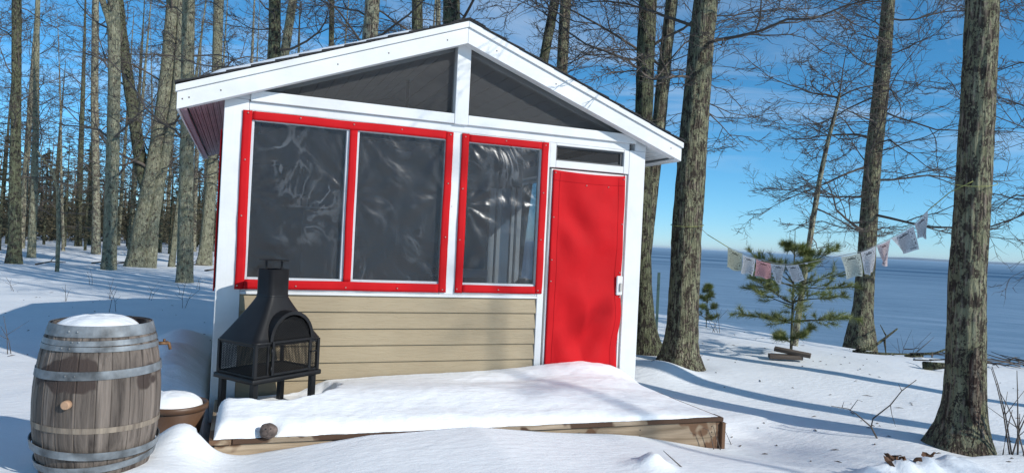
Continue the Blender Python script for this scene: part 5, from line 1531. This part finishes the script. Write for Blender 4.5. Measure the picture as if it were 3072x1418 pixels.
# ------------------------------------------------------------------ barrel
BC = Vector((-0.755, 4.915, 0.0))
BT = 0.980                                  # rim height
barrel = empty("wine_barrel", (BC.x, BC.y, 0.14), "weathered oak barrel with grey steel hoops and a cork bung", "barrel")
H = 0.95; ZB = BT - H
def brad(z):                                # profile radius
    t = (z - ZB) / H * 2 - 1
    return 0.345 - 0.071 * abs(t) ** 2.1
NS = 22
rng = np.random.RandomState(3)
ang = np.cumsum(0.75 + 0.5 * rng.rand(NS)); ang = np.concatenate([[0], ang / ang[-1]]) * 2 * math.pi + 0.2
for k in range(NS):
    a0, a1 = ang[k] + 0.003, ang[k + 1] - 0.003
    zs = np.linspace(ZB, BT - 0.004, 11); off = (rng.rand() - 0.5) * 0.005
    Vv, Ff = [], []
    th = [a0, a0 + (a1 - a0) * 0.06, (a0 + a1) / 2, a1 - (a1 - a0) * 0.06, a1]
    for z in zs:
        r = brad(z) + off
        ring = [(r - (0.003 if j in (0, 4) else 0)) for j in range(5)]
        for j in range(5): Vv.append((BC.x + ring[j] * math.cos(th[j]), BC.y + ring[j] * math.sin(th[j]), z))
        for j in (4, 0): Vv.append((BC.x + (r - 0.028) * math.cos(th[j]), BC.y + (r - 0.028) * math.sin(th[j]), z))
    for i in range(10):
        for j in range(7): Ff.append((i * 7 + j, i * 7 + (j + 1) % 7, (i + 1) * 7 + (j + 1) % 7, (i + 1) * 7 + j))
    Ff.append(tuple(range(6, -1, -1))); Ff.append(tuple(70 + j for j in range(7)))
    link_mesh("stave", mesh_from("stave", Vv, Ff), MAT['stave'], barrel)
def hoop(zt, zb, tilt=(0, 0), gap=0.004, ds=0.0, part_name="hoop", mat='hoop'):
    n = 48; Vv, Ff = [], []
    for i in range(n):
        a = 2 * math.pi * i / n
        dz = tilt[0] * math.cos(a) + tilt[1] * math.sin(a)
        for z, extra in ((zt, gap), (zb, gap), (zb, gap - 0.006), (zt, gap - 0.006)):
            zz = z + dz
            r = brad(min(max(zz, ZB), BT)) + extra + ds
            Vv.append((BC.x + r * math.cos(a), BC.y + r * math.sin(a), zz))
        # mid ring keeps the band round
    for i in range(n):
        j = (i + 1) % n
        for q in range(4): Ff.append((i * 4 + q, j * 4 + q, j * 4 + (q + 1) % 4, i * 4 + (q + 1) % 4))
    me = mesh_from(part_name, Vv, Ff); me.materials.append(MAT[mat])
    o = link_mesh(part_name, me, None, barrel)
    return o
h1 = hoop(BT + 0.002, BT - 0.062, gap=0.005)
h2 = hoop(BT - 0.076, BT - 0.106, (0.003, 0.005), 0.006)
h3 = hoop(BT - 0.118, BT - 0.146, (-0.002, -0.003), 0.006)
h4 = hoop(BT - 0.252, BT - 0.300, (0.006, 0.0), 0.006)
h5 = hoop(BT - 0.695, BT - 0.740, (-0.022, 0.02), 0.010, 0.010)
h5['label'] = "loose lower hoop slipped askew"
h6 = hoop(BT - 0.785, BT - 0.825, (0.01, 0.02), 0.008, 0.006)
for hh, z, angs in ((h1, BT - 0.030, (-2.03, -1.86)), (h4, BT - 0.277, (-1.95, -1.80)), (h2, BT - 0.088, (-1.92, -1.8)), (h3, BT - 0.124, (-2.1, -1.95))):
    for a in angs:
        r = brad(z) + 0.006
        MB().ball((BC.x + r * math.cos(a), BC.y + r * math.sin(a), z), 0.0075, 8).build("rivet", MAT['hoop'], hh)
hoop(BT - 0.575, BT - 0.607, (-0.01, 0.0), 0.0025, 0.0, "pale_band", 'pale_stave')
MB().lathe([(0.001, 0), (0.262, 0), (0.262, -0.02), (0.001, -0.02)], 36, (BC.x, BC.y, BT - 0.045)).build("barrel_head", MAT['stave'], barrel)
MB().lathe([(0.267, 0), (0.274, 0.002), (0.250, 0.002), (0.244, -0.035), (0.262, -0.05)], 48, (BC.x, BC.y, BT - 0.004)).build("chime", MAT['stave'], barrel)
# bung and tap
view = math.atan2(-BC.y, -BC.x)
def on_barrel(a, z, r=0.0): rr = brad(z) + r; return Vector((BC.x + rr * math.cos(a), BC.y + rr * math.sin(a), z))
MB().tube([on_barrel(view - 0.46, 0.545, -0.01), on_barrel(view - 0.46, 0.545, 0.026), on_barrel(view - 0.46, 0.545, 0.030)], [0.027, 0.025, 0.020], 16).build("bung", MAT['bung'], barrel)
ta = view + 1.50
tap = MB().tube([on_barrel(ta, 0.835, -0.01), on_barrel(ta, 0.835, 0.055)], 0.011, 10).build("tap", MAT['brass'], barrel)
MB().tube([on_barrel(ta, 0.842, 0.045), on_barrel(ta, 0.835, 0.062), on_barrel(ta, 0.795, 0.064)], 0.010, 10).build("spout", MAT['brass'], tap)
MB().tube([on_barrel(ta, 0.845, 0.038), on_barrel(ta, 0.862, 0.040)], 0.008, 8).build("tap_key", MAT['brass'], tap)

def snow_dome(name, c, r, h, seed, label, shift=(0, 0)):
    nr, na = 18, 64
    Vv, Ff = [(c[0] + shift[0], c[1] + shift[1], c[2] + h)], []
    a = np.arange(na) * 2 * math.pi / na
    for i in range(1, nr + 1):
        t = i / nr
        er = r * t * (1 + 0.05 * fbm(np.stack([np.cos(a) * 1.5, np.sin(a) * 1.5, 0 * a], -1), seed, 3) * t)
        z = h * (1 - t ** 2.6) ** 0.62 if t < 1 else 0.0
        zz = c[2] + z + 0.010 * fbm(np.stack([np.cos(a) * t * 3, np.sin(a) * t * 3, 0 * a + 5], -1), seed + 1, 3) * (1 - t ** 4) - (0.012 if i == nr else 0)
        for j in range(na): Vv.append((c[0] + shift[0] * (1 - t) + er[j] * math.cos(a[j]), c[1] + shift[1] * (1 - t) + er[j] * math.sin(a[j]), (zz[j] if hasattr(zz, '__len__') else zz)))
    for j in range(na): Ff.append((0, 1 + j, 1 + (j + 1) % na))
    for i in range(nr - 1):
        for j in range(na): Ff.append((1 + i * na + j, 1 + (i + 1) * na + j, 1 + (i + 1) * na + (j + 1) % na, 1 + i * na + (j + 1) % na))
    o = link_mesh(name, mesh_from(name, Vv, Ff, True), MAT['snow'])
    tag(o, label, "snow", kind="stuff"); return o
snow_dome("barrel_snow", (BC.x - 0.022, BC.y - 0.012, BT - 0.042), 0.236, 0.080, 91, "round cap of snow sunk in the top of the barrel")

# ------------------------------------------------------------------ brown tub beside the deck
TC = (-0.385, 5.90)
tub = empty("planter_tub", (TC[0], TC[1], -0.05), "brown plastic planter tub half buried in snow between barrel and deck", "planter")
MB().lathe([(0.165, -0.06), (0.215, 0.185), (0.213, 0.190), (0.20, 0.19), (0.195, 0.17), (0.15, -0.05)], 40, (TC[0], TC[1], 0.0)).build("tub_wall", MAT['tub'], tub)
MB().lathe([(0.218, 0.186), (0.232, 0.188), (0.232, 0.226), (0.226, 0.231), (0.208, 0.229), (0.204, 0.19)], 40, (TC[0], TC[1], 0.0), close=True).build("tub_rim", MAT['tub'], tub)
snow_dome("tub_snow", (TC[0] - 0.01, TC[1], 0.205), 0.205, 0.105, 95, "heap of snow filling the brown planter tub", (-0.03, 0.02))

# ------------------------------------------------------------------ string of prayer flags
CORD = [(5.615, 7.60, 1.915), (5.669, 7.456, 1.797), (5.705, 7.08, 1.643), (5.747, 6.635, 1.525), (5.776, 6.333, 1.485), (5.803, 6.053, 1.478), (5.832, 5.743, 1.543), (5.858, 5.479, 1.605), (5.881, 5.231, 1.66), (5.91, 4.937, 1.795), (5.932, 4.706, 1.935), (5.944, 4.579, 2.065), (5.975, 4.40, 2.225), (6.02, 4.22, 2.32)]
bunting = empty("flag_string", (5.8, 6.0, 1.48), "string of faded printed prayer flags tied between two right hand trunks", "bunting")
MB().tube(CORD[0:-1], 0.0035, 5).build("cord", MAT['cord'], bunting)
MB().tube(CORD[1:3], 0.0050, 5).build("tie_rope", MAT['cord_yellow'], bunting)
MB().tube(CORD[-3:], 0.0045, 5).build("tie_rope", MAT['cord_yellow'], bunting)
def tie_ring(c, r, z, tilt, n=22):
    return [(c[0] + r * math.cos(2 * math.pi * i / n), c[1] + r * math.sin(2 * math.pi * i / n), z + tilt * math.sin(2 * math.pi * i / n + 0.8)) for i in range(n + 1)]
MB().tube(tie_ring((5.60, 7.81), 0.215, 1.92, 0.03), 0.004, 5).build("tie_rope", MAT['cord_yellow'], bunting)
MB().tube(tie_ring((6.14, 4.30), 0.182, 2.32, 0.05), 0.0035, 5).build("tie_rope", MAT['cord_yellow'], bunting)
MB().ball((5.818, 5.905, 1.505), 0.012, 8, (1, 2.2, 0.8)).build("knot", MAT['plastic_white'], bunting)
FL = [
 ('flag_yellow', (5.704, 7.087, 1.643), (5.728, 6.838, 1.573), (5.704, 7.085, 1.394), (5.728, 6.838, 1.359)),
 ('flag_white', (5.728, 6.838, 1.563), (5.747, 6.633, 1.524), (5.73, 6.818, 1.346), (5.746, 6.652, 1.314)),
 ('flag_red', (5.749, 6.621, 1.515), (5.769, 6.402, 1.479), (5.751, 6.59, 1.313), (5.774, 6.351, 1.297)),
 ('flag_white', (5.769, 6.402, 1.479), (5.79, 6.19, 1.472), (5.779, 6.303, 1.264), (5.788, 6.205, 1.253)),
 ('flag_white', (5.79, 6.184, 1.468), (5.807, 6.01, 1.487), (5.801, 6.069, 1.291), (5.816, 5.915, 1.311)),
 ('flag_green', (5.858, 5.477, 1.593), (5.879, 5.259, 1.643), (5.869, 5.359, 1.373), (5.885, 5.195, 1.421)),
 ('flag_white', (5.88, 5.251, 1.648), (5.895, 5.088, 1.721), (5.887, 5.173, 1.423), (5.896, 5.079, 1.453)),
 ('flag_pink', (5.896, 5.08, 1.725), (5.91, 4.937, 1.788), (5.904, 4.995, 1.54), (5.908, 4.950, 1.531)),
 ('flag_white', (5.91, 4.929, 1.796), (5.931, 4.712, 1.92), (5.924, 4.789, 1.646), (5.936, 4.656, 1.696)),
 ('flag_white', (5.932, 4.705, 1.928), (5.943, 4.582, 2.061), (5.94, 4.623, 1.802), (5.943, 4.580, 1.81))]
FLL = ["faded yellowish flag, first from the left trunk", None, "faded red flag", None, None, "faded greenish flag", None, "pinkish flag folded to a point", "big flag with a deep fold", "crumpled flag nearest the right trunk"]
for k, (m, a, b, c, d) in enumerate(FL):
    nu, nv = 15, 19
    u, v = np.meshgrid(np.linspace(0, 1, nu), np.linspace(0, 1, nv), indexing='ij')
    a, b, c, d = map(np.array, (a, b, c, d))
    P = (a * (1 - u[..., None]) + b * u[..., None]) * (1 - v[..., None]) + (c * (1 - u[..., None]) + d * u[..., None]) * v[..., None]
    ph = k * 1.7
    amp = 0.022 + (0.022 if k in (3, 7, 8, 9) else 0)
    P[..., 0] += amp * np.sin(u * 5.5 + ph + v * 1.5) * v - 0.02 * v * v
    P[..., 1] += 0.012 * np.sin(u * 6 + ph) * v
    P[..., 2] += 0.010 * np.sin(u * 7 + ph * 2) * v - 0.006 * np.sin(np.pi * u) * (1 - v)
    uv = np.stack([u, 1 - v], -1).reshape(-1, 2)
    o = link_mesh("flag", np_mesh("flag", P.reshape(-1, 3), grid_faces(nu, nv), True, uv), MAT[m], bunting)
    if FLL[k]: o['label'] = FLL[k]

# ------------------------------------------------------------------ young white pines
def pine(name, label, x, y, h, whorls, seed, lean=(0, 0), dens=34, nl=0.085):
    z0 = gz(x, y)
    root = empty(name, (x, y, z0), label, "pine")
    rng = np.random.RandomState(seed)
    path = [(0, 0, -0.2, 0.026 * h / 1.9), (0, 0, 0, 0.022 * h / 1.9), (lean[0] * .5, lean[1] * .5, h * 0.55, 0.014 * h / 1.9), (lean[0], lean[1], h, 0.004)]
    link_mesh("trunk", trunk_mesh("trunk", path, (0, 0, 0), 10, 30, 0.0, seed, False), MAT['bark_dark'], root, world=False)
    P0, D, L = [], [], []
    for zf, n, l, el in whorls:
        a0 = rng.rand() * 6.28
        for i in range(n):
            a = a0 + 6.283 * i / n + 0.25 * rng.randn()
            P0.append((lean[0] * zf, lean[1] * zf, h * zf + 0.03 * rng.randn())); e = rad(el + 8 * rng.randn())
            D.append((math.cos(a) * math.cos(e), math.sin(a) * math.cos(e), math.sin(e))); L.append(l * (0.75 + 0.45 * rng.rand()))
    P, R = grow(np.array(P0), np.array(D), np.array(L), 0.006 + 0.006 * np.array(L), 7, 0.07, 0.03, rng, 0.7)
    P2, R2 = spawn(P, R, 7, 0.30, 30, 55, 0.28, 0.5, 4, 0.08, 0.05, rng, 0.003, 0.4)
    b = link_mesh("branches", np_mesh("branches", *join_tubes([tubes_np(P, R, 5), tubes_np(P2, R2, 4)])), MAT['bark_dark'], root, world=False)
    b['kind'] = 'stuff' 
    Vn = []
    # long soft needles bunched along the outer part of every shoot, brushed towards its tip
    for PP, lo in ((P, 0.55), (P2, 0.30)):
        m, k, _ = PP.shape
        tt = (lo + (1 - lo) * rng.rand(m, dens)) * (k - 1.001); ii = tt.astype(int); ff = (tt - ii)[..., None]
        rows = np.arange(m)[:, None]
        p = PP[rows, ii] * (1 - ff) + PP[rows, ii + 1] * ff
        d = PP[rows, ii + 1] - PP[rows, ii]; d /= np.linalg.norm(d, axis=2, keepdims=True) + 1e-9
        q = rng.randn(m, dens, 3); q /= np.linalg.norm(q, axis=2, keepdims=True)
        dd = d * 0.75 + q * 0.75; dd[..., 2] += 0.12; dd /= np.linalg.norm(dd, axis=2, keepdims=True)
        s = np.cross(dd, rng.randn(m, dens, 3)); s /= np.linalg.norm(s, axis=2, keepdims=True) + 1e-9
        ln = nl * (0.7 + 0.6 * rng.rand(m, dens))[..., None]
        Vn.append(np.stack([p - s * 0.0030, p + s * 0.0030, p + dd * ln], 2).reshape(-1, 3))
    Vn = np.concatenate(Vn)
    w = link_mesh("needles", np_mesh("needles", Vn, np.arange(len(Vn)).reshape(-1, 3), False), MAT['needle'], b, world=False)
    w['kind'] = 'stuff'
pine("pine_sapling", "young white pine with green needle whorls behind the hanging flags", 7.94, 8.28, 1.92,
     [(0.10, 4, 0.34, 10), (0.27, 6, 0.78, 4), (0.42, 6, 0.80, 6), (0.55, 6, 0.84, 8), (0.68, 5, 0.60, 8), (0.82, 5, 0.30, 12)], 5, (-0.03, 0.0), 92, 0.105)
pine("pine_seedling", "small pine seedling right of the thick mossy trunk at the bank", 9.35, 12.2, 0.75,
     [(0.25, 4, 0.26, 15), (0.5, 5, 0.24, 25), (0.75, 5, 0.18, 35), (0.98, 4, 0.12, 55)], 8, (0, 0), 40, 0.10)

# ------------------------------------------------------------------ small things on the lawn
tp = empty("fence_post", (7.16, 10.77, gz(7.16, 10.77)), "slim dark green steel post standing between the two big trunks", "post")
z0 = gz(7.16, 10.77)
MB().box(7.128, 7.186, 10.765, 10.772, z0 - 0.2, 1.145, 0.001).build("flange", MAT['green_post'], tp)
MB().box(7.153, 7.160, 10.773, 10.806, z0 - 0.2, 1.14, 0.001).build("web", MAT['green_post'], tp)
zp = gz(7.6, 8.0)
def plank(label, c, L, w, t, rz, rx, ry):
    m = MB().box(-L / 2, L / 2, -w / 2, w / 2, -t / 2, t / 2, 0.004)
    o = m.build("plank", MAT['old_plank'], None, False)
    o.location = c; o.rotation_euler = (rx, ry, rz); tag(o, label, "plank", "old planks by the pine"); return o
plank("grey plank lying flat in the snow below the pine", (7.52, 7.95, zp + 0.055), 0.46, 0.15, 0.06, -0.55, 0.02, -0.03)
plank("grey plank laid aslant on top of another plank by the pine", (7.62, 7.92, zp + 0.125), 0.50, 0.14, 0.055, -0.85, 0.05, 0.10)

def branch_piece(name, label, cat, polylines, mat='twig', group=None):
    """fallen or standing twigs: list of (points, radius)"""
    m = MB()
    for pts, r in polylines: m.tube(pts, [r * (1 - 0.6 * i / max(1, len(pts) - 1)) for i in range(len(pts))], 5)
    o = m.build(name, MAT[mat]); tag(o, label, cat, group); return o
g = gz(10.35, 8.8)
branch_piece("fallen_branch", "broken grey driftwood branch propped in the snow before the leaning trunk", "branch", [
    ([(10.05, 8.98, g + 0.03), (10.3, 8.88, g + 0.10), (10.55, 8.80, g + 0.30), (10.75, 8.76, g + 0.45)], 0.035),
    ([(10.0, 9.0, g + 0.02), (10.4, 8.75, g + 0.02), (10.75, 8.5, g + 0.05)], 0.032),
    ([(10.5, 8.8, g + 0.26), (10.48, 8.74, g + 0.02)], 0.022), ([(10.55, 8.8, g + .3), (10.5, 8.9, g + .5)], 0.015)], 'bark_dark')
g = gz(11.1, 8.3)
branch_piece("fallen_branch", "dark fallen limb at the bank just left of the large front trunk", "branch", [
    ([(10.75, 8.55, g + 0.05), (11.1, 8.3, g + 0.12), (11.4, 8.1, g + 0.3)], 0.03), ([(10.75, 8.6, g + 0.04), (10.95, 8.4, g + 0.05)], 0.04)], 'bark_dark')
g = gz(9.5, 7.15)
branch_piece("dead_log", "short dark log end showing left of the large front trunk", "log", [([(9.45, 7.25, g + 0.05), (9.75, 6.98, g + 0.10)], 0.075)], 'bark_dark')
g = gz(5.55, 4.68)
A_ = (5.55, 4.66, g - 0.03)
branch_piece("dry_twig", "forked dark twig sticking out of the snow left of the large front trunk", "twig", [
    ([A_, (5.49, 4.70, g + 0.10), (5.50, 4.69, g + 0.18), (5.60, 4.60, g + 0.32), (5.66, 4.54, g + 0.46), (5.75, 4.47, g + 0.57)], 0.009),
    ([(5.49, 4.70, g + 0.10), (5.40, 4.79, g + 0.20), (5.36, 4.84, g + 0.235), (5.26, 4.95, g + 0.24)], 0.007),
    ([(5.37, 4.83, g + 0.23), (5.41, 4.79, g + 0.33), (5.44, 4.76, g + 0.32)], 0.004),
    ([(5.60, 4.60, g + 0.32), (5.61, 4.59, g + 0.24), (5.64, 4.57, g + 0.13)], 0.004),
    ([(5.66, 4.54, g + 0.46), (5.64, 4.56, g + 0.52)], 0.004), ([(5.32, 4.88, g + .24), (5.33, 4.87, g + .30)], 0.004)])
g = gz(6.25, 3.95)
st_ = []
rng = np.random.RandomState(4)
for i in range(9):
    x0, y0 = 6.28 + 0.05 * rng.randn(), 3.93 + 0.04 * rng.randn()
    dx, dy, hh = 0.16 * rng.randn(), 0.12 * rng.randn(), 0.25 + 0.5 * rng.rand()
    st_.append(([(x0, y0, g - 0.05), (x0 + dx * .4, y0 + dy * .4, g + hh * .45), (x0 + dx * .8, y0 + dy * .8, g + hh * .8), (x0 + dx * 1.1, y0 + dy * 1.1, g + hh)], 0.007))
    if i % 2 == 0: st_.append(([(x0 + dx * .4, y0 + dy * .4, g + hh * .45), (x0 + dx * .4 + 0.12 * rng.randn(), y0 + 0.1 * rng.randn(), g + hh * .8)], 0.004))
branch_piece("dry_shrub", "tuft of bare dry stalks in the snow right of the large front trunk", "shrub", st_)
bp = []
rng = np.random.RandomState(9)
g = gz(11.9, 7.7)
for i in range(46):
    x0, y0 = 11.85 + 0.75 * rng.randn(), 7.75 + 0.45 * rng.randn()
    a = rng.rand() * 6.28; l = 0.3 + 0.5 * rng.rand()
    zz = gz(x0, y0) + 0.02 + 0.10 * rng.rand()
    bp.append(([(x0, y0, zz), (x0 + l * .5 * math.cos(a), y0 + l * .5 * math.sin(a), zz + 0.04), (x0 + l * math.cos(a), y0 + l * math.sin(a), zz + 0.02 + 0.1 * rng.rand())], 0.012))
branch_piece("brush_pile", "low pile of dead brush at the bank by the right frame edge", "brush", bp)['kind'] = 'stuff'
def weed(label, x, y, n, h, seed, group=None, cat="weed"):
    rng = np.random.RandomState(seed); g = gz(x, y); L = []
    for i in range(n):
        x0, y0 = x + 0.06 * rng.randn(), y + 0.06 * rng.randn()
        dx, dy = 0.35 * h * rng.randn(), 0.35 * h * rng.randn(); hh = h * (0.6 + 0.5 * rng.rand())
        L.append(([(x0, y0, g - 0.04), (x0 + dx * .3, y0 + dy * .3, g + hh * .5), (x0 + dx, y0 + dy, g + hh)], 0.004 + 0.003 * h))
        L.append(([(x0 + dx * .3, y0 + dy * .3, g + hh * .5), (x0 + dx * .3 + .25 * h * rng.randn(), y0 + dy * .3 + .2 * h * rng.randn(), g + hh * .85)], 0.003))
    branch_piece("dry_weed", label, cat, L, 'twig', group)
weed("bare twiggy stems at the left frame edge beyond the barrel", -2.47, 9.6, 3, 0.42, 1)
weed("bare stems beside the pine seedling by the thick mossy trunk", 8.7, 11.0, 4, 0.55, 2)
weed("thin dry stems at the bank between leaning trunk and large front trunk", 12.0, 9.6, 5, 0.7, 3)
for i, (x, y) in enumerate([(-3.1, 15.6), (-2.4, 16.3), (-1.6, 16.0), (-1.2, 17.4), (-0.9, 18.6), (-4.6, 18.2), (-2.0, 13.6), (-5.6, 20.5), (-3.3, 19.5), (-0.85, 14.2)]):
    weed("one of the thin weed stalks poking from the sunlit snow left of the cabin", x, y, 2, 0.38, 20 + i, "weed stalks left of the cabin")
def stem(label, pts, r=0.0045, group=None): branch_piece("dry_stalk", label, "stem", [(pts, r)], 'twig', group)
g = gz(3.93, 5.0)
stem("bent dry stem leaning before the deck's right end", [(4.0, 5.03, g - .02), (3.97, 5.03, g + .08), (3.93, 5.03, g + .165), (3.87, 5.03, g + .185)])
stem("straight dry stem beside the bent one before the deck", [(4.07, 5.03, g - .02), (4.01, 5.03, g + .12), (3.975, 5.03, g + .205)])
g = gz(3.05, 4.26)
stem("dark stick poking from the snow at the bottom of the view", [(3.12, 4.18, g - .05), (3.02, 4.28, g + .05), (2.98, 4.32, g + .09)], 0.006)
g = gz(4.3, 5.3)
stem("short thin stem leaning at the deck's right corner", [(4.33, 5.2, g - .02), (4.28, 5.25, g + .12)], 0.004)
g = gz(-2.9, 27.0)
for i, (x, y, a, l) in enumerate([(-4.4, 27.5, 0.4, 1.4), (-5.0, 29.5, 0.1, 1.1), (-2.2, 29.0, -0.3, 1.2), (-6.0, 26.2, 0.2, 0.8), (-1.0, 25.5, 0.5, 1.2)]):
    zz = gz(x, y)
    branch_piece("fallen_branch", "one of the dark dead branches lying on snow among the left trunks", "branch", [([(x, y, zz + .02), (x + l * .5, y + a * .5, zz + .12), (x + l, y + a, zz + .10)], 0.03), ([(x + l * .5, y + a * .5, zz + .12), (x + l * .7, y + a * .2, zz + .35)], 0.015)], 'twig', "dead branches in the left wood")
# dead leaves on the snow at the bottom right
rng = np.random.RandomState(12)
for i in range(9):
    x, y = 4.62 + 0.16 * rng.randn(), 3.78 + 0.07 * rng.randn()
    if i > 6: x, y = 4.98 + 0.05 * i - 0.3, 3.80
    n = 9
    pts = []
    for k in range(n):
        a = 2 * math.pi * k / n; r = 0.030 * (1 + 0.35 * math.cos(3 * a + i)) * (1.5 if abs(math.cos(a)) > .8 else 1)
        pts.append((r * math.cos(a), 0.7 * r * math.sin(a), 0.018 * math.sin(2 * a + i)))
    V = [(0, 0, 0.004)] + pts + [(0, 0, 0.001)] + [(p[0], p[1], p[2] - 0.003) for p in pts]
    F = [(0, 1 + k, 1 + (k + 1) % n) for k in range(n)] + [(n + 1, n + 2 + (k + 1) % n, n + 2 + k) for k in range(n)] + [(1 + k, n + 2 + k, n + 2 + (k + 1) % n, 1 + (k + 1) % n) for k in range(n)]
    o = link_mesh("dead_leaf", mesh_from("dead_leaf", V, F), MAT['leaf'])
    o.location = (x, y, gz(x, y) + 0.022); o.rotation_euler = (rng.rand() * 1.2, rng.rand() * 0.8, rng.rand() * 6)
    tag(o, "curled brown dead leaf on the snow clods at the bottom right", "leaf", "dead leaves on the snow")

# bits of bark, bud scales and twig ends blown over the snow
def litter():
    rng = np.random.RandomState(77); Vv, Ff = [], []
    n = 240
    x = np.concatenate([-5 + 9 * rng.rand(80), 4.3 + 6.5 * rng.rand(160)]); y = np.concatenate([9 + 11 * rng.rand(80), 3.5 + 8.5 * rng.rand(160) ** 1.2])
    z = ground_z(x, y)
    for i in range(n):
        a = rng.rand() * 6.28; l = 0.012 + 0.05 * rng.rand() ** 3; w = 0.003 + 0.004 * rng.rand()
        dx, dy = math.cos(a) * l, math.sin(a) * l; px, py = -math.sin(a) * w, math.cos(a) * w
        zz = z[i] + 0.004; k = len(Vv)
        Vv += [(x[i] - dx - px, y[i] - dy - py, zz), (x[i] + dx - px, y[i] + dy - py, zz), (x[i] + dx + px, y[i] + dy + py, zz), (x[i] - dx + px, y[i] - dy + py, zz), (x[i], y[i], zz + 0.008)]
        Ff += [(k, k + 1, k + 4), (k + 1, k + 2, k + 4), (k + 2, k + 3, k + 4), (k + 3, k, k + 4)]
    o = link_mesh("twig_litter", mesh_from("twig_litter", Vv, Ff), MAT['twig'])
    tag(o, "scattered dark bits of bark and twig on the snow", "litter", kind="stuff")
litter()

# ------------------------------------------------------------------ clear winter air over the lake
def haze():
    bm = bmesh.new(); bmesh.ops.create_cube(bm, size=1.0)
    me = bpy.data.meshes.new("haze"); bm.to_mesh(me); bm.free()
    o = link_mesh("haze", me)
    x0, x1, y0, y1, z0, z1 = -450.0, 33000.0, -4200.0, 43000.0, -6.0, 75.0
    o.scale = (x1 - x0, y1 - y0, z1 - z0); o.location = ((x0 + x1) / 2, (y0 + y1) / 2, (z0 + z1) / 2)
    m = bpy.data.materials.new("haze_air"); m.use_nodes = True
    nt = m.node_tree; nt.nodes.clear()
    out = nt.nodes.new("ShaderNodeOutputMaterial"); v = nt.nodes.new("ShaderNodeVolumePrincipled")
    v.inputs["Color"].default_value = (0.80, 0.90, 1.0, 1); v.inputs["Density"].default_value = 3.0e-5
    nt.links.new(v.outputs[0], out.inputs["Volume"])
    me.materials.append(m)
    tag(o, "thin blue winter haze over the lake", "haze", kind="stuff")
haze()
